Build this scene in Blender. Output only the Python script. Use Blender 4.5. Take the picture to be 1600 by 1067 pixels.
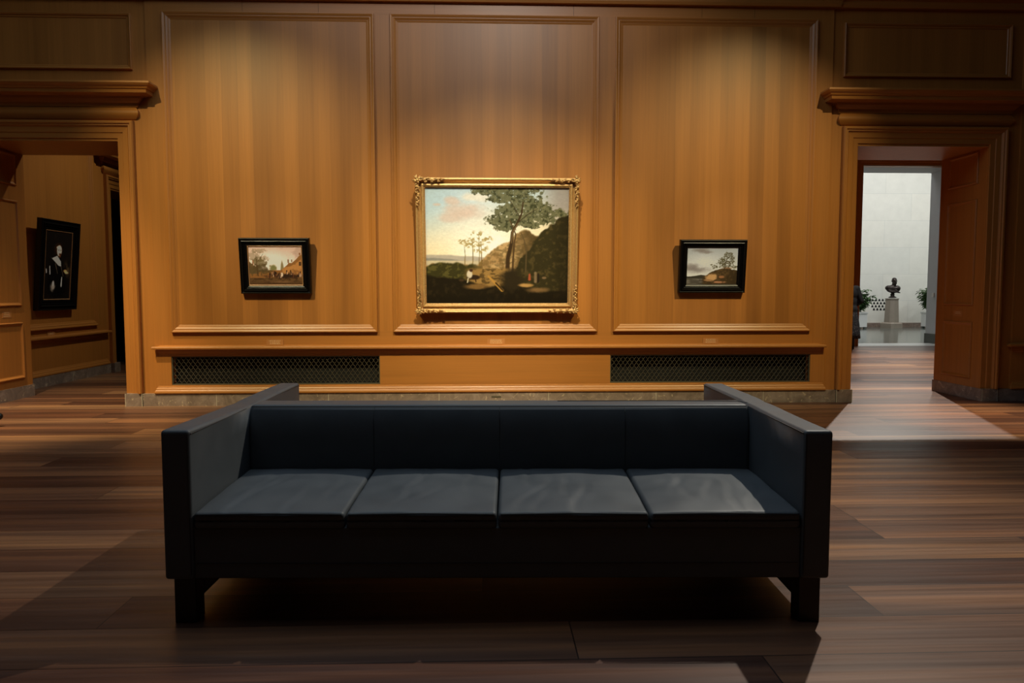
import bpy, bmesh, math, random
import numpy as np
from mathutils import Vector, Matrix, noise as mnoise
random.seed(7)
PI = math.pi
for o in list(bpy.data.objects): bpy.data.objects.remove(o)
SC = bpy.context.scene
COL = SC.collection

# ------------------------------------------------------------------ camera
F_PX, PITCH, YAW, ROLL = 1151.3, 0.0683, 0.0365, -0.0006
cd = bpy.data.cameras.new('camera'); cam = bpy.data.objects.new('camera', cd); COL.objects.link(cam)
cd.sensor_width = 36; cd.lens = 36 * F_PX / 1600; cd.clip_end = 200
cam.location = (0, 0, 1.3)
cam.rotation_euler = (Matrix.Rotation(-YAW, 3, 'Z') @ Matrix.Rotation(PI/2 - PITCH, 3, 'X') @ Matrix.Rotation(ROLL, 3, 'Z')).to_euler()
SC.camera = cam
# ------------------------------------------------------------------ colour management, world
SC.view_settings.view_transform = 'Standard'; SC.view_settings.look = 'None'
SC.view_settings.gamma = 1; SC.view_settings.use_curve_mapping = False
SC.view_settings.exposure = 0.0
w = bpy.data.worlds.new('world'); SC.world = w; w.use_nodes = True
w.node_tree.nodes['Background'].inputs[0].default_value = (.5, .6, .8, 1)
w.node_tree.nodes['Background'].inputs[1].default_value = 0.0

# ------------------------------------------------------------------ lights
def spot(name, loc, target, power, color, size_deg, blend=1.0, radius=.06):
    l = bpy.data.lights.new(name, 'SPOT'); l.energy = power; l.color = color
    l.spot_size = math.radians(size_deg); l.spot_blend = blend; l.shadow_soft_size = radius
    o = bpy.data.objects.new(name, l); COL.objects.link(o); o.location = loc
    o.rotation_euler = (Vector(target) - Vector(loc)).to_track_quat('-Z', 'Y').to_euler(); return o
def area(name, loc, rot, power, color, sx, sy):
    l = bpy.data.lights.new(name, 'AREA'); l.energy = power; l.color = color; l.shape = 'RECTANGLE'; l.size = sx; l.size_y = sy
    o = bpy.data.objects.new(name, l); COL.objects.link(o); o.location = loc; o.rotation_euler = rot; return o
WARM = (1.0, .74, .46); NEUT = (1.0, .86, .72); COOL = (.80, .90, 1.0)
# picture spots on the ceiling track in front of the panelled wall
spot('picture_spot', (-4.1, 4.2, 6.2), (-2.4, 8.44, 1.3), 1250, (1, .84, .38), 48, 1.0, .03)
spot('picture_spot', (0.1, 4.0, 6.2), (0.12, 8.44, 0.65), 1500, (1, .89, .50), 43, 1.0, .03)
spot('picture_spot', (4.4, 4.2, 6.2), (2.5, 8.44, 1.35), 1120, (1, .84, .40), 47, 1.0, .03)
spot('painting_fill_spot', (-4.0, 4.0, 6.2), (-2.4, 8.44, 1.5), 330, (1, .93, .80), 14, 1.0, .03)  # added fill lamps: narrow cones that brighten only the three paintings
spot('painting_fill_spot', (0.1, 3.8, 6.2), (0.12, 8.44, 1.5), 560, (1, .94, .86), 22, 1.0, .03)
spot('painting_fill_spot', (4.3, 4.0, 6.2), (2.65, 8.44, 1.5), 330, (1, .95, .86), 14, 1.0, .03)
spot('floor_spot', (-4.7, 6.0, 6.0), (-4.8, 7.9, .0), 2000, (1, .80, .48), 42)
spot('floor_spot', (5.4, 6.7, 6.0), (5.2, 7.3, .0), 2600, (1, .80, .52), 26)
spot('wall_wash_spot', (0.4, 3.2, 6.5), (0.1, 8.44, 4.15), 300, (.96, .87, .74), 58)
# spot over the seat
spot('seat_spot', (3.85, 6.7, 6.3), (0.8, 2.9, 0.2), 1300, (1.0, .93, .80), 60, 1.0, .04)
# laylight in the ceiling: dim cool daylight
area('laylight', (-0.9, 4.6, 6.5), (0, 0, 0), 145, (.66, .83, 1.0), 5, 6)
# next room: cool spot shining through the right doorway, warm picture spots on the side wall
spot('next_room_spot', (7.2, 13.0, 6.45), (4.3, 7.6, 0.0), 2300, (1.0, .95, .86), 40, .6, .04)
spot('next_room_picture_spot', (-2.9, 11.6, 6.0), (-6.03, 10.7, 1.5), 315, (1, .96, .75), 60)
spot('next_room_picture_spot', (-3.4, 11.6, 6.0), (-5.3, 8.7, .4), 40, WARM, 45)
spot('court_daylight_fill_spot', (8.8, 13.8, 6.5), (7.6, 12.8, 0), 3000, (1, .97, .93), 75)  # added lamp standing in for court daylight on this floor
# garden court: daylight from its glass roof
area('court_roof_light', (12.6, 21.4, 8.8), (math.radians(-6), 0, 0), 800, (1.0, .99, .99), 9, 5)
spot('court_spot', (19.5, 20.5, 7.5), (14.6, 26, 1.6), 420, (.9, .98, 1.0), 60, 1.0, .25)

# ------------------------------------------------------------------ material helpers
class NT:
    def __init__(s, name):
        s.m = bpy.data.materials.new(name); s.m.use_nodes = True; s.t = s.m.node_tree
        s.b = s.t.nodes['Principled BSDF']; s.tc = None
    def n(s, typ, **kw):
        nd = s.t.nodes.new(typ)
        for k, v in kw.items(): setattr(nd, k, v)
        return nd
    def l(s, a, b): s.t.links.new(a, b)
    def coord(s):
        if not s.tc: s.tc = s.n('ShaderNodeTexCoord')
        return s.tc.outputs['Object']
    def mapping(s, scale, src=None):
        m = s.n('ShaderNodeMapping'); m.inputs['Scale'].default_value = scale; s.l(src or s.coord(), m.inputs['Vector']); return m.outputs[0]
    def noise(s, scale_vec, scale=1., detail=3., rough=.5, dist=0., src=None):
        t = s.n('ShaderNodeTexNoise'); t.inputs['Scale'].default_value = scale; t.inputs['Detail'].default_value = detail
        t.inputs['Roughness'].default_value = rough; t.inputs['Distortion'].default_value = dist
        s.l(s.mapping(scale_vec, src), t.inputs['Vector']); return t.outputs['Fac']
    def ramp(s, fac, stops, interp='LINEAR'):
        r = s.n('ShaderNodeValToRGB'); e = r.color_ramp; e.interpolation = interp
        while len(e.elements) < len(stops): e.elements.new(.5)
        for i, (p, c) in enumerate(stops):
            e.elements[i].position = p; e.elements[i].color = (*c, 1) if len(c) == 3 else c
        s.l(fac, r.inputs[0]); return r.outputs[0]
    def mix(s, fac, a, b, mode='MIX'):
        x = s.n('ShaderNodeMix', data_type='RGBA', blend_type=mode)
        for sock, v in ((x.inputs[0], fac), (x.inputs[6], a), (x.inputs[7], b)):
            if hasattr(v, 'links'): s.l(v, sock)
            elif isinstance(v, (int, float)): sock.default_value = v
            else: sock.default_value = (*v, 1)
        return x.outputs[2]
    def math(s, op, a, b=None):
        x = s.n('ShaderNodeMath', operation=op)
        for i, v in enumerate((a, b)):
            if v is None: continue
            if hasattr(v, 'links'): s.l(v, x.inputs[i])
            else: x.inputs[i].default_value = v
        return x.outputs[0]
    def col(s, c): 
        if hasattr(c, 'links'): s.l(c, s.b.inputs['Base Color'])
        else: s.b.inputs['Base Color'].default_value = (*c, 1)
    def bump(s, h, strength=.2, dist=.01):
        b = s.n('ShaderNodeBump'); b.inputs['Strength'].default_value = strength; b.inputs['Distance'].default_value = dist
        s.l(h, b.inputs['Height']); s.l(b.outputs[0], s.b.inputs['Normal'])
    def set(s, rough=.5, metal=0., spec=None, coat=None):
        s.b.inputs['Roughness'].default_value = rough; s.b.inputs['Metallic'].default_value = metal
        if spec is not None: s.b.inputs['Specular IOR Level'].default_value = spec
        if coat is not None: s.b.inputs['Coat Weight'].default_value = coat; s.b.inputs['Coat Roughness'].default_value = .25
def lin(r, g, b):
    f = lambda c: (c/255/12.92) if c/255 <= .04045 else ((c/255+.055)/1.055)**2.4
    return (f(r), f(g), f(b))
def mul(c, k): return tuple(x*k for x in c)

WOODC = lin(176, 112, 49)
def wood(name, run, banded=False, base=WOODC):
    """run: axis the grain follows (0 x, 1 y, 2 z)"""
    t = NT(name)
    def sv(across, along): v = [across]*3; v[run] = along; return tuple(v)
    fine = t.noise(sv(90, 1.6), 1, 4, .65)
    mid = t.noise(sv(14, .35), 1, 3, .6, .3)
    c = t.mix(fine, mul(base, .84), mul(base, 1.12))
    k = t.ramp(mid, [(.25, (.88, .87, .85)), (.5, (1, 1, 1)), (.78, (1.06, 1.07, 1.08))])
    c = t.mix(1.0, c, k, 'MULTIPLY')
    if banded:   # veneer leaves about 0.17 m wide with soft tonal drift
        sep = t.n('ShaderNodeSeparateXYZ'); t.l(t.coord(), sep.inputs[0])
        ax = sep.outputs[0 if run == 2 else 2]
        wob = t.noise((3.1, 3.1, .22), 1, 2)
        pos = t.math('ADD', t.math('MULTIPLY', ax, 5.9), t.math('MULTIPLY', wob, .35))
        wn = t.n('ShaderNodeTexWhiteNoise', noise_dimensions='1D'); t.l(t.math('FLOOR', pos), wn.inputs['W'])
        band = t.ramp(wn.outputs['Value'], [(0, (.80, .79, .77)), (.5, (1, 1, 1)), (1, (1.10, 1.12, 1.14))])
        c = t.mix(.75, c, t.mix(1.0, c, band, 'MULTIPLY'))
        soft = t.noise((4.2, 4.2, .12), 1, 2, .5)
        c = t.mix(1.0, c, t.ramp(soft, [(.3, (.84, .83, .82)), (.6, (1.05, 1.05, 1.05))]), 'MULTIPLY')
    t.col(c); t.set(.40, 0, .6); t.bump(fine, .05, .003)
    return t.m
M = {}
M['wood_v'] = wood('oak_vertical', 2); M['wood_x'] = wood('oak_horizontal', 0); M['wood_y'] = wood('oak_depthwise', 1)
M['wood_panel'] = wood('oak_veneer_panel', 2, True)

def floor_mat():
    t = NT('plank_floor'); sep = t.n('ShaderNodeSeparateXYZ'); t.l(t.coord(), sep.inputs[0]); X, Y = sep.outputs[0], sep.outputs[1]
    ry = t.math('DIVIDE', t.math('SUBTRACT', Y, .10), .302)
    row = t.math('FLOOR', ry)
    wn = t.n('ShaderNodeTexWhiteNoise', noise_dimensions='1D'); t.l(row, wn.inputs['W'])
    xx = t.math('DIVIDE', t.math('ADD', X, t.math('MULTIPLY', wn.outputs['Value'], 9.)), 3.1)
    cell = t.math('FLOOR', xx)
    cmb = t.n('ShaderNodeCombineXYZ'); t.l(cell, cmb.inputs[0]); t.l(row, cmb.inputs[1])
    wid = t.n('ShaderNodeTexWhiteNoise', noise_dimensions='2D'); t.l(cmb.outputs[0], wid.inputs['Vector'])
    # per-plank shifted coordinate
    add = t.n('ShaderNodeVectorMath', operation='MULTIPLY_ADD'); t.l(wid.outputs['Color'], add.inputs[0]); add.inputs[1].default_value = (17, 9, 5); t.l(t.coord(), add.inputs[2])
    big = t.noise((.32, 7.5, 1), 1, 3, .55, .25, add.outputs[0])
    streak = t.noise((.8, 34, 1), 1, 4, .62, .2, add.outputs[0])
    fine = t.noise((3, 160, 1), 1, 3, .6, 0, add.outputs[0])
    c = t.ramp(wid.outputs['Value'], [(0, lin(72, 44, 34)), (.35, lin(98, 65, 48)), (.7, lin(119, 83, 61)), (1, lin(140, 103, 75))])
    c = t.mix(1.0, c, t.ramp(big, [(.32, (.52, .50, .51)), (.5, (.92, .92, .92)), (.66, (1.58, 1.50, 1.22))]), 'MULTIPLY')
    c = t.mix(1.0, c, t.ramp(streak, [(.3, (.80, .79, .79)), (.55, (1.03, 1.03, 1.03)), (.75, (1.2, 1.19, 1.15))]), 'MULTIPLY')
    c = t.mix(1.0, c, t.ramp(fine, [(.3, (.9, .9, .9)), (.7, (1.08, 1.08, 1.08))]), 'MULTIPLY')
    fr = t.math('FRACT', ry); e = t.math('MINIMUM', fr, t.math('SUBTRACT', 1., fr))
    fx = t.math('FRACT', xx); ex = t.math('MULTIPLY', t.math('MINIMUM', fx, t.math('SUBTRACT', 1., fx)), 10.)
    gap = t.math('LESS_THAN', t.math('MINIMUM', e, ex), .008)
    c = t.mix(gap, c, lin(34, 20, 14))
    t.col(c); t.set(.40, 0, .45)
    rr = t.ramp(streak, [(.3, (.34,)*3), (.7, (.48,)*3)]); t.l(rr, t.b.inputs['Roughness'])
    t.bump(fine, .04, .002)
    return t.m
M['floor'] = floor_mat()
def simple(name, c, rough=.5, metal=0., var=.12, sc=20., spec=None, bump=0.):
    t = NT(name); f = t.noise((1, 1, 1), sc, 4, .6)
    t.col(t.mix(f, mul(c, 1-var), mul(c, 1+var))); t.set(rough, metal, spec)
    if bump: t.bump(f, bump, .004)
    return t.m
def stone():
    t = NT('brown_marble'); a = t.noise((1, 1, 1), 4.5, 8, .7, 1.2); v = t.noise((1, 1, 1), 9, 6, .65, 2.5)
    c = t.ramp(a, [(.25, lin(98, 84, 76)), (.5, lin(134, 116, 104)), (.75, lin(166, 148, 136))])
    vein = t.ramp(v, [(.60, (0, 0, 0)), (.66, (1, 1, 1)), (.70, (0, 0, 0))])
    t.col(t.mix(vein, c, lin(206, 184, 154))); t.set(.36, 0, .5); return t.m
M['stone'] = stone()
M['grout'] = simple('pale_stone_joint', lin(190, 180, 160), .6)
def leather():
    t = NT('black_leather'); g = t.noise((1, 1, 1), 420, 2, .5); b = t.noise((1, 1, 1), 7, 3, .5)
    t.col(t.mix(b, lin(68, 72, 75), lin(82, 86, 89))); t.set(.5, 0, .3)
    t.l(t.ramp(b, [(.3, (.46,)*3), (.7, (.56,)*3)]), t.b.inputs['Roughness'])
    t.bump(g, .12, .001); return t.m
M['leather'] = leather()
M['leather_seam'] = simple('black_leather_seam', lin(14, 15, 17), .6)
M['black_wood'] = simple('black_stained_wood', lin(20, 16, 14), .4)
M['ebony'] = simple('ebonised_frame', lin(14, 11, 10), .34, 0, .15, 30, .35)
def gold():
    t = NT('gilt_frame'); a = t.noise((1, 1, 1), 60, 4, .6)
    t.col(t.mix(a, lin(176, 128, 74), lin(232, 190, 128))); t.set(.42, .4); t.bump(a, .35, .004); return t.m
M['gold'] = gold()
M['slip'] = simple('narrow_gilt_slip', lin(170, 126, 84), .5, .1)
M['panel_back'] = simple('picture_backing', lin(30, 22, 16), .8)
M['black_void'] = simple('black_opening_shade', (.004, .004, .004), .9)  # near-black colour standing in for the shade inside openings
M['mesh_metal'] = simple('dark_bronze_wire', lin(92, 85, 68), .5, .3)
M['label'] = simple('tan_label_card', lin(184, 120, 62), .5, 0, .04)
M['label_text'] = simple('pale_lettering', lin(232, 196, 146), .5, 0, .02)
M['ceiling'] = simple('plaster_ceiling', lin(110, 108, 104), .8)
M['dark_wall'] = wood('bounce_cut_oak', 2, False, lin(96, 62, 34))  # unseen walls, coloured darker to cut bounced light
def ashlar():
    t = NT('white_ashlar'); br = t.n('ShaderNodeTexBrick'); mp = t.n('ShaderNodeMapping'); mp.inputs['Rotation'].default_value = (PI/2, 0, 0)
    t.l(t.coord(), mp.inputs['Vector']); t.l(mp.outputs[0], br.inputs['Vector'])
    br.inputs['Scale'].default_value = 1; br.inputs['Brick Width'].default_value = 1.9; br.inputs['Row Height'].default_value = .95
    br.inputs['Mortar Size'].default_value = .012; br.inputs['Mortar Smooth'].default_value = .4
    br.inputs['Color1'].default_value = (*lin(224, 224, 214), 1); br.inputs['Color2'].default_value = (*lin(230, 228, 216), 1); br.inputs['Mortar'].default_value = (*lin(216, 216, 206), 1)
    f = t.noise((1, 1, 1), 3, 5, .6); t.col(t.mix(1.0, br.outputs[0], t.ramp(f, [(.3, (.95,)*3), (.7, (1.03,)*3)]), 'MULTIPLY')); t.set(.75); return t.m
M['ashlar'] = ashlar()
M['jamb_stone'] = simple('grey_white_jamb_stone', lin(196, 200, 202), .6, 0, .04, 6)
M['dark_stone'] = simple('dark_green_grey_stone', lin(84, 88, 82), .3, 0, .15, 8)
def court_floor():
    t = NT('polished_court_stone'); a = t.noise((1, 1, 1), 1.2, 5, .6)
    t.col(t.mix(a, lin(70, 76, 72), lin(96, 102, 96))); t.set(.12, 0, .7)
    return t.m
M['court_floor'] = court_floor()
M['threshold'] = simple('pale_marble_sill', lin(196, 198, 194), .3)
M['pedestal'] = simple('taupe_pedestal_stone', lin(140, 130, 116), .5, 0, .12, 12)
M['bronze'] = simple('dark_bronze', lin(46, 38, 34), .35, .6, .25, 14)
M['white_box'] = simple('white_planter_paint', lin(214, 216, 212), .5, 0, .03)
M['leaf'] = simple('green_leaf', lin(62, 92, 44), .5, 0, .35, 5)
M['stem'] = simple('green_stem', lin(70, 80, 40), .6)
M['skin'] = simple('skin', lin(206, 160, 130), .5, 0, .05)
M['hair'] = simple('dark_hair', lin(24, 17, 14), .45, 0, .3, 60)
M['coat'] = simple('black_coat_wool', lin(10, 10, 11), .85, 0, .2, 60)
def speckle():
    t = NT('speckled_dark_skirt'); a = t.noise((1, 1, 1), 38, 2, .5)
    t.col(t.ramp(a, [(.58, lin(12, 12, 14)), (.63, lin(84, 78, 76))])); t.set(.8); return t.m
M['skirt'] = speckle()
M['shoe'] = simple('black_shoe_leather', lin(18, 20, 22), .35)
M['trouser'] = simple('charcoal_trouser', lin(40, 42, 46), .8)
M['plastic'] = simple('white_plastic', lin(214, 214, 210), .4)
def vcol(name, rough=.35):
    t = NT(name); a = t.n('ShaderNodeVertexColor'); a.layer_name = 'paint'; t.l(a.outputs[0], t.b.inputs['Base Color']); t.set(rough, 0, .3); return t.m
M['oil'] = vcol('oil_paint')

# ------------------------------------------------------------------ mesh helpers
def link(name, bm, mats, parent=None, smooth=False, loc=None):
    me = bpy.data.meshes.new(name); 
    bmesh.ops.recalc_face_normals(bm, faces=bm.faces)
    bm.to_mesh(me); bm.free()
    o = bpy.data.objects.new(name, me); COL.objects.link(o)
    for m in (mats if isinstance(mats, (list, tuple)) else [mats]): me.materials.append(M[m] if isinstance(m, str) else m)
    if smooth: me.polygons.foreach_set('use_smooth', [True]*len(me.polygons))
    if parent: o.parent = parent
    if loc: o.location = loc
    return o
def struct(name, bm, mats, **k):
    o = link(name, bm, mats, **k)
    if not o.parent: o['kind'] = 'structure'
    return o
def tag(o, label, cat, group=None):
    o['label'] = label; o['category'] = cat
    if group: o['group'] = group
    return o
def thing(name, label, cat, loc=(0, 0, 0), rot=(0, 0, 0), group=None):
    o = bpy.data.objects.new(name, None); COL.objects.link(o); o.location = loc; o.rotation_euler = rot; o.empty_display_size = .1
    return tag(o, label, cat, group)
def B(): return bmesh.new()
def box(bm, x0, x1, y0, y1, z0, z1, mi=0):
    v = [bm.verts.new(p) for p in ((x0,y0,z0),(x1,y0,z0),(x1,y1,z0),(x0,y1,z0),(x0,y0,z1),(x1,y0,z1),(x1,y1,z1),(x0,y1,z1))]
    for f in ((0,3,2,1),(4,5,6,7),(0,1,5,4),(1,2,6,5),(2,3,7,6),(3,0,4,7)):
        bm.faces.new([v[i] for i in f]).material_index = mi
class Plane:
    def __init__(s, O, U, V, N): s.O, s.U, s.V, s.N = map(Vector, (O, U, V, N))
    def p(s, u, v, d): return s.O + s.U*u + s.V*v + s.N*d
BACK = Plane((0, 8.44, 0), (1, 0, 0), (0, 0, 1), (0, -1, 0))
WALLP = Plane((0, 8.46, 0), (1, 0, 0), (0, 0, 1), (0, -1, 0))
SIDE = Plane((-6.03, 0, 0), (0, 1, 0), (0, 0, 1), (1, 0, 0))
REVL = Plane((-5.64, 0, 0), (0, 1, 0), (0, 0, 1), (1, 0, 0))
REVR = Plane((5.843, 0, 0), (0, 1, 0), (0, 0, 1), (-1, 0, 0))
def pbox(bm, P, u0, u1, v0, v1, d0, d1, mi=0):
    v = [bm.verts.new(P.p(*q)) for q in ((u0,v0,d0),(u1,v0,d0),(u1,v1,d0),(u0,v1,d0),(u0,v0,d1),(u1,v0,d1),(u1,v1,d1),(u0,v1,d1))]
    for f in ((0,3,2,1),(4,5,6,7),(0,1,5,4),(1,2,6,5),(2,3,7,6),(3,0,4,7)):
        bm.faces.new([v[i] for i in f]).material_index = mi
def ring(bm, P, u0, u1, v0, v1, prof, open_bottom=False, mi=0, vh=None):
    """mitred frame: prof = [(inset from the outer edge, depth)]; vh: material index for the horizontal members"""
    L = []
    for o, d in prof:
        b = v0 if open_bottom else v0+o
        L.append([bm.verts.new(P.p(u0+o, b, d)), bm.verts.new(P.p(u0+o, v1-o, d)), bm.verts.new(P.p(u1-o, v1-o, d)), bm.verts.new(P.p(u1-o, b, d))])
    sides = [(0, 1), (1, 2), (2, 3)] + ([] if open_bottom else [(3, 0)])
    for i in range(len(L)-1):
        for a, b in sides:
            f = bm.faces.new([L[i][a], L[i][b], L[i+1][b], L[i+1][a]])
            f.material_index = (vh if vh is not None and (a, b) in ((1, 2), (3, 0)) else mi)
def run(bm, P, u0, u1, prof, mi=0, rl=True, rr=True):
    """straight moulding with mitred returns: prof = [(height, depth)]"""
    L = []
    for z, d in prof:
        a = u0-d if rl else u0; b = u1+d if rr else u1
        L.append([bm.verts.new(P.p(a, z, 0)), bm.verts.new(P.p(a, z, d)), bm.verts.new(P.p(b, z, d)), bm.verts.new(P.p(b, z, 0))])
    for i in range(len(L)-1):
        for k in range(3):
            f = [L[i][k], L[i][k+1], L[i+1][k+1], L[i+1][k]]
            try: bm.faces.new(f).material_index = mi
            except ValueError: pass
def rbox(cx, cy, cz, sx, sy, sz, r, n=10, fn=None, bm=None, nx=None):
    """rounded box, sizes are full extents; fn(local unit coords, point) -> point"""
    bm = bm or bmesh.new()
    hx, hy, hz = sx/2, sy/2, sz/2
    def pt(p):
        q = Vector(p); inner = Vector((max(-(hx-r), min(hx-r, q.x)), max(-(hy-r), min(hy-r, q.y)), max(-(hz-r), min(hz-r, q.z))))
        d = q-inner
        if d.length > 1e-9: q = inner + d.normalized()*r if d.length > 1e-9 else q
        return q
    def ticks(h, m):
        # dense near the rounded rim
        e = [h - r*(1-math.cos(a*PI/2/4)) if False else h - r + r*math.tan(min(a/4*PI/4, PI/4)) for a in range(5)]
        mid = [-(h-r) + (2*(h-r))*i/m for i in range(m+1)]
        return [-x for x in reversed(e[1:])] + mid + e[1:]
    T = [ticks(hx, nx or n), ticks(hy, n), ticks(hz, max(2, n//3))]
    H = [hx, hy, hz]; cache = {}
    def vert(p):
        k = tuple(round(c, 6) for c in p)
        if k not in cache:
            q = pt(p)
            if fn: q = fn(q)
            cache[k] = bm.verts.new((q.x+cx, q.y+cy, q.z+cz))
        return cache[k]
    for ax in range(3):
        a, b = (ax+1) % 3, (ax+2) % 3
        for s in (-1, 1):
            for i in range(len(T[a])-1):
                for j in range(len(T[b])-1):
                    q = []
                    for (ii, jj) in ((i, j), (i+1, j), (i+1, j+1), (i, j+1)):
                        p = [0, 0, 0]; p[ax] = s*H[ax]; p[a] = T[a][ii]; p[b] = T[b][jj]; q.append(vert(p))
                    try: bm.faces.new(q)
                    except ValueError: pass
    return bm
def tube(bm, pts, r, n=6, closed=False, mi=0, cap=True):
    pts = [Vector(p) for p in pts]; rings = []
    for i, p in enumerate(pts):
        a = pts[max(0, i-1)]; b = pts[min(len(pts)-1, i+1)]
        t = (b-a).normalized(); up = Vector((0, 0, 1)) if abs(t.z) < .9 else Vector((0, 1, 0))
        s = t.cross(up).normalized(); u = s.cross(t)
        rr = r[i] if isinstance(r, (list, tuple)) else r
        rings.append([bm.verts.new(p + (s*math.cos(2*PI*k/n) + u*math.sin(2*PI*k/n))*rr) for k in range(n)])
    for i in range(len(rings)-1):
        for k in range(n):
            bm.faces.new([rings[i][k], rings[i][(k+1) % n], rings[i+1][(k+1) % n], rings[i+1][k]]).material_index = mi
    if cap:
        bm.faces.new(rings[0]); bm.faces.new(rings[-1])
def ell(bm, c, r, seg=16, rot=None):
    m = Matrix.Translation(c) @ (rot.to_4x4() if rot else Matrix.Identity(4)) @ Matrix.Diagonal((*[x for x in (r if hasattr(r, '__len__') else (r, r, r))], 1))
    bmesh.ops.create_uvsphere(bm, u_segments=seg, v_segments=seg//2+2, radius=1, matrix=m)
def caps(bm, p0, r0, p1, r1):
    p0, p1 = Vector(p0), Vector(p1); n = max(2, int((p1-p0).length/(min(r0, r1)*.6)))
    tube(bm, [p0.lerp(p1, i/n) for i in range(n+1)], [r0+(r1-r0)*i/n for i in range(n+1)], 12)
    ell(bm, p0, r0, 12); ell(bm, p1, r1, 12)
def remesh(o, vox, it=6):
    m = o.modifiers.new('remesh', 'REMESH'); m.mode = 'VOXEL'; m.voxel_size = vox; m.use_smooth_shade = True
    s = o.modifiers.new('smooth', 'SMOOTH'); s.factor = .5; s.iterations = it
def bevel(o, wdt=.004, seg=2):
    b = o.modifiers.new('bevel', 'BEVEL'); b.width = wdt; b.segments = seg; b.limit_method = 'ANGLE'; b.angle_limit = math.radians(40)

# ================================================================== THE SETTING
XL, XR, YB, ZC = -8.2, 8.6, -4.5, 6.7
DLX0, DLX1, DRX0, DRX1, ZD = -5.64, -4.064, 4.29, 5.843, 2.962
WF, WB = 8.46, 9.35                       # wall front, wall back

bm = B(); box(bm, XL, 14.0, YB, 17.0, -.1, 0); struct('floor', bm, 'floor')
bm = B(); box(bm, XL, 14, YB, 17, ZC, ZC+.15); struct('ceiling', bm, 'ceiling')
# back wall: piers and lintels
bm = B()
box(bm, XL, DLX0, WF, WB, 0, ZC)
box(bm, DLX1, DRX0, WF, WB, .60, ZC)
box(bm, DLX1, DRX0, WF+.12, WB, 0, .60)                       # set back behind the grilles
for a, b in ((DLX1, -3.55), (-1.204, 1.444), (3.794, DRX0)): box(bm, a, b, WF, WF+.12, 0, .60)
for a, b in ((-3.55, -1.204), (1.444, 3.794)): box(bm, a, b, WF, WF+.12, 0, .238)
box(bm, DRX1, XR+5.4, WF, WB, 0, ZC)
box(bm, DLX0, DLX1, WF, WB, ZD, ZC); box(bm, DRX0, DRX1, WF, WB, ZD, ZC)
struct('wall_back', bm, 'wood_v')
bm = B(); box(bm, XL-.15, XL, YB, WF, 0, ZC); struct('wall_left', bm, 'dark_wall')
bm = B(); box(bm, XR, XR+.15, YB, WF, 0, ZC); struct('wall_right', bm, 'dark_wall')
bm = B(); box(bm, XL-.15, XR+.15, YB-.15, YB, 0, ZC); struct('wall_front', bm, 'dark_wall')

# raised centre bay (plate 2 cm proud) with stiles and rails
BX0, BX1 = -3.72, 3.966
bm = B()
box(bm, BX0, BX1, 8.44, 8.46, .564, 4.52)
for a, b in ((BX0, -3.55), (-1.204, 1.444), (3.794, BX1)): box(bm, a, b, 8.44, 8.46, .238, .564)
box(bm, BX0, BX1, 8.44, 8.46, .12, .238)
bay = struct('trim_1', bm, 'wood_v')
TR = [1]
def trim(bm, mats, **k):
    TR[0] += 1; return struct('trim_%d' % TR[0], bm, mats, **k)
# horizontal rails overlaid as their own grain direction
bm = B()
box(bm, BX0+.19, BX1-.19, 8.4392, 8.44, .67, .846); box(bm, BX0+.19, BX1-.19, 8.4392, 8.44, 4.36, 4.5)
box(bm, -1.195, 1.436, 8.4392, 8.44, .238, .564)
trim(bm, 'wood_x')
PMOULD = [(0, 0), (0, 0.0288), (.003, 0.036), (.008, 0.03744), (.014, 0.036), (.030, 0.0288), (.033, 0.02448), (.037, 0.02448), (.042, 0.02592), (.062, 0.0144), (.065, 0.01008), (.069, 0.01008), (.086, 0.0036), (.088, 0.00216)]
PANELS = [(-3.53, -1.222), (-1.0445, 1.288), (1.471, 3.7735)]
for a, b in PANELS:
    bm = B(); ring(bm, BACK, a, b, .835, 4.36, PMOULD, vh=1); r_ = trim(bm, ['wood_v', 'wood_x'])
    bm = B(); pbox(bm, BACK, a+.08, b-.08, .915, 4.28, 0, .003); link('panel', bm, 'wood_panel', parent=r_)
# stile joint lines
bm = B()
for x in (-2.66, -1.83, -.55, 1.0, 2.45, 3.05): box(bm, x-.0015, x+.0015, 8.4388, 8.4400, 4.365, 4.5)
trim(bm, 'panel_back')
# ledge (chair rail) and its bed mould
LEDGE = [(.690, 0), (.684, 0.0152), (.676, 0.06536), (.670, 0.06992), (.652, 0.06992), (.647, 0.06536), (.645, 0.02584), (.610, 0.02128), (.604, 0.01064), (.585, 0.00912), (.582, 0)]
bm = B(); run(bm, BACK, -3.67, 3.885, LEDGE); trim(bm, 'wood_x')
BASEM = [(.228, 0), (.224, 0.0056), (.216, 0.00784), (.212, 0.00784), (.206, 0.01344), (.196, 0.01904), (.190, 0.02016), (.186, 0.02016), (.176, 0.028), (.166, 0.03248), (.158, 0.03472), (.149, 0.03472), (.146, 0.03136), (.1425, 0.03136), (.1425, 0)]
bm = B(); run(bm, BACK, -3.70, 3.94, BASEM); trim(bm, 'wood_x')
# top cornice across the wall
CORN = [(4.49, 0), (4.49, .05), (4.52, .06), (4.56, .06), (4.58, .10), (4.66, .16), (4.70, .24), (4.80, .26), (4.80, .30), (4.92, .34), (4.92, 0)]
bm = B(); run(bm, WALLP, XL, XR, CORN, rl=False, rr=False); run(bm, BACK, BX0, BX1, [(z-.001, d) for z, d in CORN]); trim(bm, 'wood_x')
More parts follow.
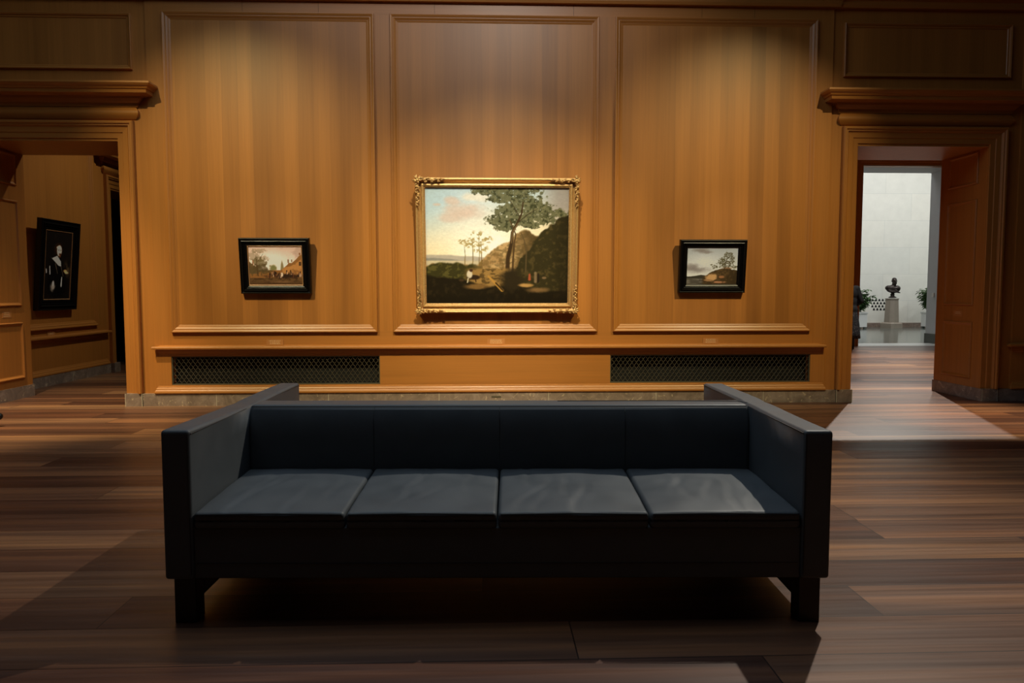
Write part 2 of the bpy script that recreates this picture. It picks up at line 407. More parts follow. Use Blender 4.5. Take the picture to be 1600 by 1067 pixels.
# overdoor panels
OMOULD = [(0, 0), (0, .026), (.006, .034), (.022, .026), (.028, .014), (.044, .012), (.050, .004)]
for a, b in ((-5.85, -3.875), (4.095, 6.045)):
    bm = B(); ring(bm, WALLP, a, b, 3.735, 4.335, OMOULD, vh=1); r_ = trim(bm, ['wood_v', 'wood_x'])
    bm = B(); pbox(bm, WALLP, a+.045, b-.045, 3.78, 4.29, 0, .003); link('panel', bm, 'wood_panel', parent=r_)
# doorcases: architrave, pulvinated frieze, cornice
ARCH = [(0, 0), (0, .050), (.012, .066), (.030, .066), (.040, .050), (.052, .052), (.062, .036), (.070, .030), (.124, .026), (.130, .016), (.186, .014), (.190, .0), (.190, -.02)]
OVERC = [(3.555, 0), (3.555, .245), (3.535, .250), (3.515, .235), (3.500, .215), (3.485, .208), (3.480, .195), (3.445, .190), (3.442, .185), (3.435, .080), (3.410, .070), (3.385, .050), (3.370, .030), (3.330, .025), (3.325, 0)]
FRIEZE = [(3.325, 0)] + [(3.325-.125*(i/8), .018+.034*math.sin(PI*i/8)) for i in range(9)] + [(3.19, 0)]
def doorcase(P, a, b, ztop=ZD):
    bm = B(); ring(bm, P, a-.19, b+.19, .1475, ztop+.215, [(o, d) if o < .19 else (o, d) for o, d in ARCH], open_bottom=True, vh=1)
    k = trim(bm, ['wood_v', 'wood_x' if P.U.x else 'wood_y'])
    dz = ztop - ZD
    bm = B(); run(bm, P, a-.20, b+.20, [(z+dz, d) for z, d in FRIEZE]); link('frieze', bm, 'wood_x' if P.U.x else 'wood_y', parent=k, smooth=False)
    bm = B(); run(bm, P, a-.215, b+.215, [(z+dz, d) for z, d in OVERC]); link('door_cornice', bm, 'wood_x' if P.U.x else 'wood_y', parent=k)
    return k
doorcase(WALLP, DLX0, DLX1); doorcase(WALLP, DRX0, DRX1)
# pilaster strips beyond the right doorcase and the next bay's ledge, base
bm = B(); box(bm, 6.20, XR, 8.44, 8.46, .12, 4.52); box(bm, XL, -5.99, 8.44, 8.46, .12, 4.52); trim(bm, 'wood_v')
bm = B(); run(bm, BACK, 6.21, XR, LEDGE, rr=False); run(bm, BACK, XL, -6.0, LEDGE, rl=False); trim(bm, 'wood_x')
bm = B(); run(bm, BACK, 6.23, XR, BASEM, rr=False); run(bm, BACK, XL, -6.03, BASEM, rl=False); trim(bm, 'wood_x')
bm = B(); ring(bm, BACK, 6.40, 8.5, .835, 4.36, PMOULD, vh=1); r_ = trim(bm, ['wood_v', 'wood_x'])
bm = B(); pbox(bm, BACK, 6.48, 8.42, .915, 4.28, 0, .003); link('panel', bm, 'wood_panel', parent=r_)

# stone baseboards
def stonebase(name, P, u0, u1, h, d, joints=()):
    bm = B(); pbox(bm, P, u0, u1, 0, h, -.02, d)
    for j in joints: pbox(bm, P, j-.003, j+.003, 0, h, 0, d+.0008, 1)
    return struct(name, bm, ['stone', 'grout'])
stonebase('baseboard_back', WALLP, BX0, BX1, .1425, .040, (-3.05, -1.79, -.53, .73, 1.98, 3.24))
for i, (a, b) in enumerate(((DLX1, -3.872), (4.098, DRX0), (DRX1, 6.035))):
    stonebase('baseboard_back.%03d' % (i+1), WALLP, a, b, .1475, .052, (a+.003, b-.003))
for i, (a, b) in enumerate(((-3.872, BX0), (BX1, 4.098), (6.035, 6.20))):
    stonebase('baseboard_back.%03d' % (i+4), WALLP, a, b, .1425, .040)
stonebase('baseboard_back.007', WALLP, 6.20, XR, .1425, .040, (6.47, 7.7))
stonebase('baseboard_back.008', WALLP, XL, DLX0, .1475, .040)

# door reveals: panelled linings
RM = [(0, 0), (0, .010), (.008, .018), (.018, .016), (.026, .006), (.040, -.0), (.044, -.004)]
for nm, P in (('left', REVL), ('right', REVR)):
    bm = B(); pbox(bm, P, 8.46, 9.34, .1475, ZD, -.01, .004); k = trim(bm, 'wood_v')
    for (v0, v1) in ((.245, .925), (1.125, 2.385), (2.565, 2.94)):
        bm = B(); ring(bm, P, 8.62, 9.18, v0, v1, [(o, d+.004) for o, d in RM], vh=1); r_ = link('panel_moulding', bm, ['wood_v', 'wood_y'], parent=k)
    stonebase('baseboard_' + nm, P, 8.409, 9.36, .1475, .012)
# stone base on hidden reveal sides too
stonebase('baseboard_left.001', Plane((DRX0, 0, 0), (0, 1, 0), (0, 0, 1), (1, 0, 0)), 8.46, 9.36, .1475, .004)
stonebase('baseboard_right.001', Plane((DLX1, 0, 0), (0, 1, 0), (0, 0, 1), (-1, 0, 0)), 8.46, 9.36, .1475, .004)

# next room: side wall seen through the left doorway, with its own doorcase
SD0, SD1 = 12.22, 13.9
bm = B(); box(bm, -6.6, -6.03, WB, SD0, 0, ZC); box(bm, -6.6, -6.03, SD1, 17, 0, ZC); box(bm, -6.6, -6.03, SD0, SD1, ZD-.03, ZC)
struct('wall_left.001', bm, 'wood_v')
bm = B(); box(bm, -8.2, -8.05, WB, 17, 0, ZC); struct('wall_left.002', bm, 'wood_v')
bm = B(); run(bm, SIDE, 9.4, 11.93, LEDGE, rl=False); trim(bm, 'wood_y')
bm = B(); run(bm, SIDE, 9.4, 11.95, BASEM, rl=False); trim(bm, 'wood_y')
bm = B(); ring(bm, SIDE, 9.55, 11.67, .775, 4.36, PMOULD, vh=1); r_ = trim(bm, ['wood_v', 'wood_y'])
bm = B(); pbox(bm, SIDE, 9.63, 11.59, .85, 4.28, 0, .003); link('panel', bm, wood('oak_veneer_side', 2), parent=r_)
stonebase('baseboard_left.002', SIDE, 9.38, 12.0, .1425, .03, (10.9,))
doorcase(SIDE, SD0, SD1, ZD-.03)
stonebase('baseboard_left.003', SIDE, 12.03, SD0, .1475, .072)
# dark passage behind that doorway, with its own dado
bm = B(); run(bm, Plane((-8.05, 0, 0), (0, 1, 0), (0, 0, 1), (1, 0, 0)), 10, 17, [(1.13, 0), (1.13, .03), (1.10, .03), (1.10, 0)], rl=False, rr=False); trim(bm, 'wood_y')
# wall between the next rooms and the court wall with the tall doorway
CX0, CX1, CZ = 8.78, 11.04, 4.2
bm = B(); box(bm, -6.6, CX0, 17.0, 17.25, 0, ZC); box(bm, CX1, 14, 17.0, 17.25, 0, ZC); box(bm, CX0, CX1, 17.0, 17.25, CZ, ZC)
struct('wall_back.001', bm, 'wood_v')
bm = B(); box(bm, 1.0, 1.2, WB, 17, 0, ZC); struct('wall_left.004', bm, 'wood_v')
bm = B(); box(bm, 14.0, 14.15, WF, 17, 0, ZC); struct('wall_right.001', bm, 'wood_v')
FAR = Plane((0, 17.0, 0), (1, 0, 0), (0, 0, 1), (0, -1, 0))
bm = B(); ring(bm, FAR, CX0-.22, CX1+.22, 0, CZ+.22, [(0, 0), (0, .06), (.03, .08), (.06, .07), (.07, .04), (.14, .035), (.15, .02), (.21, .015), (.22, 0), (.22, -.06)], open_bottom=True, vh=1); trim(bm, ['wood_v', 'wood_x'])
# stone side of the same wall
bm = B(); box(bm, -2, CX0, 17.25, 18.07, 0, 9); box(bm, CX1, 22, 17.25, 18.07, 0, 9); box(bm, CX0, CX1, 17.25, 18.07, CZ, 9)
struct('wall_front.001', bm, 'jamb_stone')
bm = B(); box(bm, CX1-.02, CX1+.0, 17.25, 18.09, 0, .24); box(bm, CX0, CX0+.02, 17.25, 18.09, 0, .24); struct('baseboard_right.002', bm, 'dark_stone')
bm = B(); box(bm, CX1-.03, CX1+0, 17.52, 17.56, .24, CZ); trim(bm, 'dark_stone')
# garden court
bm = B(); box(bm, -2, 22, 26, 26.3, 0, 9); struct('wall_back.002', bm, 'ashlar')
bm = B(); box(bm, 21.7, 22, 18.07, 26, 0, 9); struct('wall_right.002', bm, 'ashlar')
bm = B(); box(bm, -2, -1.7, 18.07, 26, 0, 9); struct('wall_left.003', bm, 'ashlar')
bm = B(); box(bm, -2, 22, 17.25, 26.3, 9, 9.2); struct('ceiling.001', bm, 'ceiling')
bm = B(); box(bm, -2, 22, 17.9, 26.0, -.1, .0); struct('floor.001', bm, 'court_floor')
bm = B(); box(bm, CX0-.3, CX1+.3, 17.0, 17.9, -.1, .003); struct('floor.002', bm, 'threshold')
bm = B(); box(bm, -2, 22, 25.96, 26, 0, .155); struct('baseboard_back.009', bm, 'stone')

# ================================================================== SOFA
def srot(X, Y, a=-.0338): c, q = math.cos(a), math.sin(a); return (c*X - q*(Y-3.2), 3.2 + q*X + c*(Y-3.2))
sx, sy = srot(.0587, 3.541)
sofa = thing('sofa', 'long black leather double-sided sofa with four seat cushions, in the middle of the plank floor', 'sofa', (sx, sy, 0), (0, 0, -.0338))
HW, HD, AH, BOT, AT = 1.293, .743, .765, .1805, .112
def seam(pts, parent, name='seam', r=.0022): 
    bm = B(); tube(bm, pts, r, 6); return link(name, bm, 'leather_seam', parent=parent)
for s in (-1, 1):
    def armfn(q, s=s):
        q = q.copy()
        if abs(q.x) > AT/2-.002 and abs(q.y) < HD-.03 and q.z > -.25: q.x += math.copysign(.004, q.x)*math.cos(q.y/HD*PI/2)
        if q.z > .28: q.z += .003*math.sin(q.y*5+s) - .004*math.exp(-((q.y)/.05)**2)
        return q
    bm = rbox(s*(HW-AT/2), 0, (AH+BOT)/2, AT, 2*HD, AH-BOT, .014, 18, armfn)
    arm = link('armrest', bm, 'leather', parent=sofa, smooth=True)
    xi = s*(HW-AT-.001)
    seam([(xi-s*.0, y, AH-.012) for y in (-HD+.01, -.4, -.13)], arm); seam([(xi, y, AH-.012) for y in (.13, .4, HD-.01)], arm)
    seam([(xi+s*.008, -HD-.0005, z) for z in (AH-.012, .4, BOT+.02)], arm, r=.0015)
# backrest between the arms
BW = 2*(HW-AT)
def backfn(q):
    q = q.copy()
    if q.z > .24: 
        q.z += .003*math.sin(q.x*6+1)
        g = math.exp(-((q.y-(.035+.02*q.x))/.006)**2) * (1/(1+math.exp(-(q.x-.35)*9)))
        q.z -= .007*g
    if q.z > .09: q.y *= 1-.34*min(1, (q.z-.09)/.115)**2
    if abs(q.y) > .085: q.y += math.copysign(.012, q.y)*max(0., math.cos(q.x/(BW/2)*PI/2))**.5*math.cos(q.z*3)*.6
    return q
bm = rbox(0, .0, .56, BW+.004, .225, 2*(AH-.56)-.004, .022, 18, backfn, nx=40)
back = link('backrest', bm, 'leather', parent=sofa, smooth=True)
for s in (-1, 1): seam([(x, s*(.0815), AH-.0085) for x in np.linspace(-BW/2+.01, BW/2-.01, 9)], back)
CW = BW/4
for k in (1, 2, 3): seam([(-BW/2+CW*k, y_, z) for y_, z in ((-.084, AH-.013), (-.104, .735), (-.1175, .70), (-.1195, .62), (-.1185, .48))], back, r=.001)
# fold where the top panel meets the right arm
bm = B(); tube(bm, [(BW/2-.9, .030, AH+.0005), (BW/2-.5, .026, AH+.0015), (BW/2-.2, .020, AH+.0015), (BW/2-.03, .012, AH+.001), (BW/2+.02, -.03, AH-.002)], .0018, 6)
link('seam', bm, 'leather_seam', parent=back)
# seat platform and front apron
for s in (-1, 1):
    y0, y1 = (-HD+.012, -.11) if s < 0 else (.11, HD-.012)
    bm = rbox(0, (y0+y1)/2, (BOT+.385)/2, BW+.004, y1-y0, .385-BOT, .008, 8)
    ap = link('seat_base', bm, 'leather', parent=sofa, smooth=True)
    yy = y0-.0005 if s < 0 else y1+.0005
    seam([(-BW/2+.01, yy, .243), (BW/2-.01, yy, .243)], ap, r=.0014)
    for k in range(4):
        cxx = -BW/2 + CW*(k+.5); yf = -HD+.004 if s < 0 else .118; yb = -.118 if s < 0 else HD-.004
        rnd = random.Random(k*7+s*3)
        creases = [(rnd.uniform(-.18, .2), rnd.uniform(-.2, .15), rnd.uniform(1.15, 1.75), rnd.uniform(.10, .22), rnd.uniform(.002, .0042)) for _ in range(5)]
        def cf(q, creases=creases, k=k, s=s):
            q = q.copy(); hx, hy = CW/2, .31
            if q.z > .0:
                u, v = q.x/hx, q.y/hy
                q.z += .018*max(0, 1-abs(u)**2.2)*max(0, 1-abs(v)**2.6) * min(1, q.z/.03)
                for (x0, y0_, a, L, dpt) in creases:
                    dx, dy = q.x-x0, q.y-y0_; t_ = dx*math.cos(a)+dy*math.sin(a); n_ = -dx*math.sin(a)+dy*math.cos(a) + .02*math.sin(t_*14)
                    w_ = math.exp(-(t_/L)**4)*min(1, q.z/.03)
                    q.z += w_*(-dpt*math.exp(-(n_/.012)**2) + dpt*.7*math.exp(-((n_-.025)/.02)**2))
                q.z += .012*(v if s < 0 else -v)+.003*mnoise.noise(Vector((q.x*9+k*3, q.y*9, s)))
            # front edge sags in the middle
            if q.z > .0: q.z -= .009*(1-(q.x/hx)**2)*(1 if q.y*s > .22 else 0)*1.0 if False else 0
            return q
        bm = rbox(cxx, (yf+yb)/2, .418, CW-.006, yb-yf, .076, .016, 34, cf)
        cu = link('seat_cushion', bm, 'leather', parent=sofa, smooth=True)
        ye = yf-.001 if s < 0 else yb+.001
        seam([(cxx-CW/2+.012, ye, .437), (cxx, ye-.0, .441), (cxx+CW/2-.012, ye, .437)], cu, 'piping', .0028)
# legs and stretchers
for s in (-1, 1):
    for t in (-1, 1):
        bm = B(); x1 = s*(HW-.027); x0 = x1-s*.083; yA = t*(HD-.02)
        box(bm, min(x0, x1), max(x0, x1), min(yA, yA-t*.083), max(yA, yA-t*.083), 0, BOT+.01)
        o = link('leg', bm, 'black_wood', parent=sofa); bevel(o, .003)
    bm = B(); x1 = s*(HW-.038); x0 = x1-s*.073; box(bm, min(x0, x1), max(x0, x1), -HD+.10, HD-.10, .085, .155)
    o = link('side_stretcher', bm, 'black_wood', parent=sofa); bevel(o, .003)

# ================================================================== GRILLES
def grille(x0, x1, label):
    z0, z1 = .238, .564
    t = thing('vent_grille', label, 'vent grille', ((x0+x1)/2, 8.46, z0), group='vent grilles low in the back wall')
    ox = (x0+x1)/2
    bm = B(); box(bm, x0-ox, x1-ox, .10, .118, 0, z1-z0); link('recess_shade', bm, 'black_void', parent=t)  # black sheet painted as the shade of the recess
    bm = B(); P = Plane((0, 0, 0), (1, 0, 0), (0, 0, 1), (0, -1, 0))
    ring(bm, P, x0-ox, x1-ox, 0, z1-z0, [(0, -.02), (0, .012), (.012, .012), (.012, -.02), (0, -.02)]); link('grille_frame', bm, 'mesh_metal', parent=t)
    bm = B(); s = .0262; n = int(round((x1-x0-.02)/s)); s = (x1-x0-.02)/n; A = s/2-.003; per = .072
    for i in range(n+1):
        pts = []; m = 44
        for k in range(m+1):
            z = (z1-z0)*k/m; ph = math.sin(2*PI*z/per)
            ph = max(-1, min(1, ph*1.25))
            pts.append((x0-ox+.01+i*s + (1 if i % 2 else -1)*A*ph, .004, z))
        tube(bm, [(min(max(p[0], x0-ox+.004), x1-ox-.004), p[1], p[2]) for p in pts], .0024, 4)
    link('wire_mesh', bm, 'mesh_metal', parent=t)
grille(-3.55, -1.204, 'long black wire vent grille low in the wall, left of the plain wood panel')
grille(1.444, 3.794, 'long black wire vent grille low in the wall, right of the plain wood panel')

# ================================================================== WALL LABELS, SLOT
def wlabel(P, u, v, wd, ht, label, rows=3):
    c = P.p(u, v, 0)
    t = thing('wall_label', label, 'wall label', c, group='text labels beside the paintings')
    Q = Plane((0, 0, 0), P.U, P.V, P.N)
    bm = B(); pbox(bm, Q, -wd/2, wd/2, -ht/2, ht/2, 0, .006); link('card', bm, 'label', parent=t)
    bm = B(); rr = random.Random(int(u*100))
    for r in range(rows):
        L = wd*rr.uniform(.28, .38); z = ht*(.28-.26*r)
        x = -L
        while x < L:
            w_ = rr.uniform(.006, .018); pbox(bm, Q, x, min(x+w_, L), z-.0028, z+.0028, .0055, .0066); x += w_+.005
    link('lettering', bm, 'label_text', parent=t)
wlabel(BACK, -2.383, .722, .19, .064, 'small tan text label on the rail below the village painting')
wlabel(BACK, .125, .722, .20, .064, 'small tan text label on the rail below the large gilt-framed painting')
wlabel(BACK, 2.612, .722, .18, .064, 'small tan text label on the rail below the dune landscape painting')
wlabel(REVL, 8.90, 1.025, .17, .075, 'small tan text label on the panelled reveal of the left doorway')
wlabel(SIDE, 10.45, .718, .19, .062, 'small tan text label on the rail below the black-framed portrait')
wlabel(REVR, 8.90, 1.02, .17, .07, 'small brown text label on the dark reveal of the right doorway', 2)
bm = B(); box(bm, -.055, .055, -.004, 0, -.008, .008); o = link('floor_socket', bm, 'mesh_metal', loc=(.125, 8.42, .088))
tag(o, 'small flat metal socket plate on the stone baseboard behind the sofa back', 'socket')
bm = B(); box(bm, -.02, 0, -.04, .04, -.05, .05); o = link('thermostat', bm, 'plastic', loc=(CX1, 17.8, 1.2))
tag(o, 'small white thermostat box on the grey stone jamb of the court doorway', 'thermostat')

# ================================================================== PAINTINGS
def sstep(a, b, x): t = np.clip((x-a)/(b-a), 0, 1); return t*t*(3-2*t)
def vnoise(u, v, su, sv, seed, oct=4):
    """value noise on arrays"""
    out = np.zeros_like(u); amp = 1; tot = 0
    for o in range(oct):
        rs = np.random.RandomState(seed+o*17); G = rs.rand(256, 256)
        x = u*su*2**o; y = v*sv*2**o; xi = np.floor(x).astype(int); yi = np.floor(y).astype(int); fx = x-xi; fy = y-yi
        fx = fx*fx*(3-2*fx); fy = fy*fy*(3-2*fy)
        g = lambda a, b: G[(a) % 256, (b) % 256]
        out += amp*((g(xi, yi)*(1-fx)+g(xi+1, yi)*fx)*(1-fy)+(g(xi, yi+1)*(1-fx)+g(xi+1, yi+1)*fx)*fy); tot += amp; amp *= .55
    return out/tot
class Art:
    def __init__(s, nu, nv):
        s.u, s.v = np.meshgrid(np.linspace(0, 1, nu), np.linspace(0, 1, nv)); s.c = np.zeros((nv, nu, 3)); s.nu, s.nv = nu, nv
    def lay(s, mask, col):
        m = np.clip(mask, 0, 1)[..., None]; s.c = s.c*(1-m) + np.array(col, float)*m
    def blob(s, cu, cv, ru, rv, col, edge=.35, seed=1, ns=14, amt=.5, op=1.):
        d = np.sqrt(((s.u-cu)/ru)**2+((s.v-cv)/rv)**2) + amt*(vnoise(s.u, s.v, ns, ns, seed)-.5)*2
        s.lay(op*(1-sstep(1-edge, 1+edge, d)), col)
    def line(s, pts, w0, w1, col, op=1.):
        best = np.zeros_like(s.u)
        for i in range(len(pts)-1):
            (ax, ay), (bx, by) = pts[i], pts[i+1]; dx, dy = bx-ax, by-ay; L = dx*dx+dy*dy+1e-9
            t = np.clip(((s.u-ax)*dx+(s.v-ay)*dy)/L, 0, 1); d = np.hypot(s.u-ax-t*dx, s.v-ay-t*dy)
            f = (i+t)/(len(pts)-1); w_ = w0+(w1-w0)*f; best = np.maximum(best, 1-sstep(w_*.6, w_*1.3, d))
        s.lay(best*op, col)
    def poly(s, pts, col, soft=.006):
        m = np.full(s.u.shape, 1e9); n = len(pts)
        for i in range(n):
            (ax, ay), (bx, by) = pts[i], pts[(i+1) % n]; L = math.hypot(bx-ax, by-ay)
            m = np.minimum(m, ((bx-ax)*(s.v-ay)-(by-ay)*(s.u-ax))/L)
        s.lay(sstep(-soft, soft, m), col)
    def mesh(s, wd, ht, name, parent, d=0., gain=np.array([1.06, 1.09, 1.14])):
        nu, nv = s.nu, s.nv
        br = 1+.09*(vnoise(s.u, s.v, 60, 90, 901, 3)-.5)+.05*(vnoise(s.u, s.v, 140, 140, 902, 2)-.5)
        c = np.clip(s.c*br[..., None]*gain, 0, 246)/255.; linr = np.where(c <= .04045, c/12.92, ((c+.055)/1.055)**2.4)
        X = (s.u-.5)*wd; Z = (.5-s.v)*ht
        vs = np.stack([X, np.full_like(X, d), Z], -1).reshape(-1, 3)
        idx = np.arange(nu*nv).reshape(nv, nu)
        fs = np.stack([idx[1:, :-1], idx[1:, 1:], idx[:-1, 1:], idx[:-1, :-1]], -1).reshape(-1, 4)
        me = bpy.data.meshes.new(name); me.from_pydata(vs.tolist(), [], fs.tolist())
        at = me.color_attributes.new('paint', 'FLOAT_COLOR', 'POINT')
        cc = np.concatenate([linr.reshape(-1, 3), np.ones((nu*nv, 1))], 1).astype(np.float32); at.data.foreach_set('color', cc.ravel())
        me.materials.append(M['oil']); me.update()
        o = bpy.data.objects.new(name, me); COL.objects.link(o); o.parent = parent; return o

def art_big():
    a = Art(300, 240); u, v = a.u, a.v; n = lambda su, sv, sd, o=4: vnoise(u, v, su, sv, sd, o)
    top = np.array([176, 192, 190.]); low = np.array([236, 210, 160.]); t = sstep(.05, .55, v + .25*(u-.3))[..., None]
    a.c = top*(1-t)+low*t
    g = np.exp(-(((u-.42)/.24)**2+((v-.5)/.22)**2)); a.lay(g*.95, (255, 244, 214))
    g = np.exp(-(((u-.38)/.2)**2+((v-.25)/.2)**2)); a.lay(g*.5, (226, 214, 188))
    a.lay(sstep(.72, .95, u)*(1-sstep(.15, .45, v))*.85, (146, 132, 120))
    for cu, cv, ru, rv, sd in ((.19, .11, .05, .03, 3), (.24, .19, .11, .05, 4), (.19, .26, .10, .035, 5), (.30, .22, .08, .035, 6), (.085, .145, .028, .012, 7), (.36, .08, .09, .03, 8)):
        a.blob(cu, cv, ru, rv, (204, 176, 152) if sd != 8 else (226, 208, 178), .6, sd, 12, .7, .75)
    # hills and water
    h = .575+.03*(n(6, 1, 11)-.5)+.06*np.abs(u-.13); a.lay(sstep(h-.008, h+.008, v)*(u < .45), (176, 160, 136)*np.ones(3))
    h2 = .60+.03*(n(8, 1, 12)-.5)+.1*np.abs(u-.05); a.lay(sstep(h2-.006, h2+.006, v)*(u < .4), (138, 130, 112))
    a.lay(sstep(.62, .63, v)*(u < .45), (196, 176, 136))
    # golden slope
    ridge = np.interp(u, [.36, .40, .44, .48, .54, .58, .62, .66, .72, .76, .82, 1], [.66, .61, .57, .51, .475, .46, .41, .375, .365, .40, .42, .3])+.05*(n(22, 5, 13)-.5)
    tex = n(26, 14, 14)
    m = sstep(ridge-.01, ridge+.012, v)
    a.lay(m, (172, 132, 80)); a.lay(m*sstep(.45, .6, n(10, 22, 88))*.5, (206, 166, 108)); a.lay(m*sstep(.5, .62, n(34, 60, 89))*.6, (104, 84, 48)); a.lay(m*sstep(.45, .7, tex)*.7, (112, 84, 44)); a.lay(m*sstep(.55, .8, u)*.85, (70, 54, 28))
    # small golden trees
    for cx, tp in ((.325, .44), (.37, .38), (.385, .46), (.27, .5)):
        a.line([(cx, .72), (cx+.005, .58), (cx, tp)], .004, .002, (120, 92, 44), .8)
    for cx, cy, r in ((.36, .42, .07), (.42, .44, .05), (.31, .48, .05), (.38, .52, .06), (.26, .46, .035)):
        d = np.hypot((u-cx)/r, (v-cy)/(r*.8)); a.lay((1-sstep(.6, 1.2, d))*sstep(.48, .6, n(60, 60, int(cx*100), 3))*.75, (150, 122, 60))
    # dark right wood
    rt = np.interp(u, [.6, .7, .76, .82, .88, .94, 1.0], [.75, .56, .46, .36, .28, .26, .22])+.10*(n(18, 18, 15)-.5)
    m = sstep(rt-.012, rt+.02, v); a.lay(m, (52, 44, 22)); a.lay(m*sstep(.5, .72, n(40, 34, 16))*.6, (92, 74, 38)); a.lay(m*sstep(.85, 1, u)*.5, (30, 24, 12))
    # crown of the big tree
    fo = n(46, 40, 21); fo2 = n(90, 80, 22, 3)
    crown = np.zeros_like(u)
    for cu, cv, ru, rv in ((.46, .035, .13, .035), (.60, .04, .2, .055), (.54, .09, .11, .045), (.68, .12, .14, .075), (.76, .19, .13, .075), (.60, .19, .12, .06), (.52, .27, .09, .06), (.66, .27, .12, .06), (.82, .26, .10, .05), (.56, .34, .07, .035), (.74, .31, .08, .035), (.92, .22, .07, .04)):
        d = np.sqrt(((u-cu)/ru)**2+((v-cv)/rv)**2)+1.3*(fo-.5); crown = np.maximum(crown, 1-sstep(.85, 1.1, d))
    crown *= sstep(.24, .40, fo2+.10*crown)
    a.lay(crown*.95, (96, 92, 60)); a.lay(crown*sstep(.52, .68, n(60, 60, 23, 3))*.8, (50, 50, 28)); a.lay(crown*sstep(.58, .7, n(70, 60, 24, 3))*.5, (132, 122, 84))
    # trunks
    a.line([(.585, .9), (.57, .75), (.575, .6), (.60, .47), (.605, .38), (.64, .30), (.67, .22), (.68, .12)], .019, .004, (62, 44, 24))
    a.line([(.607, .76), (.612, .6), (.618, .48), (.63, .40), (.60, .31), (.585, .27)], .008, .003, (80, 58, 32))
    a.line([(.60, .47), (.606, .38), (.645, .30)], .004, .003, (150, 116, 72), .6)
    a.line([(.70, .72), (.705, .55), (.69, .45), (.665, .38)], .006, .003, (86, 68, 40), .9)
    a.line([(.66, .26), (.62, .17), (.59, .11)], .004, .002, (60, 48, 28)); a.line([(.64, .30), (.72, .22), (.78, .18)], .004, .002, (60, 48, 28))
    # mid bushes left
    bt = .67+.05*(n(18, 3, 31)-.5)-.02*np.sin(u*9); m = sstep(bt-.01, bt+.01, v)*(1-sstep(.30, .42, u)); a.lay(m, (56, 50, 22)); a.lay(m*sstep(.5, .7, n(40, 40, 32))*.6, (104, 92, 42))
    # road and foreground
    fg = np.interp(u, [0, .12, .25, .34, .45, .55, .62, .7, .8, 1], [.75, .77, .79, .82, .85, .84, .80, .84, .90, .88])+.03*(n(16, 4, 33)-.5)
    ml = sstep(.68, .71, v)*sstep(.25, .33, u)*(1-sstep(.55, .62, u)); a.lay(ml, (150, 112, 58)); a.lay(ml*sstep(.5, .65, n(30, 50, 34)), (92, 68, 34))
    m = sstep(fg-.012, fg+.015, v); a.lay(m, (32, 25, 13)); a.lay(m*sstep(.5, .75, n(36, 30, 35))*.5, (54, 42, 22))
    a.blob(.60, .80, .07, .09, (46, 36, 20), .4, 36, 20, .5); a.blob(.36, .85, .07, .022, (120, 86, 44), .5, 37); a.blob(.70, .84, .05, .015, (176, 130, 70), .5, 38); a.blob(.79, .88, .06, .02, (120, 88, 50), .6, 39)
    a.line([(.437, .76), (.50, .84), (.535, .885)], .008, .012, (178, 128, 56)); a.line([(.49, .82), (.54, .885)], .006, .006, (60, 42, 20))
    a.lay(sstep(.9, .97, v)*.5, (24, 19, 10))
    # rider, dog, walkers
    a.blob(.335, .77, .045, .02, (50, 34, 20), .3, 41, 10, .2); a.blob(.305, .745, .018, .03, (206, 186, 150), .3, 42, 10, .3); a.blob(.315, .71, .012, .012, (70, 44, 28), .3, 43)
    a.line([(.295, .78), (.29, .815)], .004, .004, (200, 180, 140)); a.line([(.345, .78), (.35, .81)], .004, .004, (60, 40, 24)); a.blob(.25, .795, .02, .01, (66, 48, 28), .3, 44)
    a.line([(.728, .79), (.728, .745)], .010, .007, (160, 76, 44)); a.line([(.77, .81), (.77, .73)], .010, .009, (120, 96, 66)); a.line([(.79, .81), (.79, .74)], .007, .006, (40, 30, 20)); a.blob(.83, .775, .015, .01, (120, 92, 60), .4, 45)
    return a
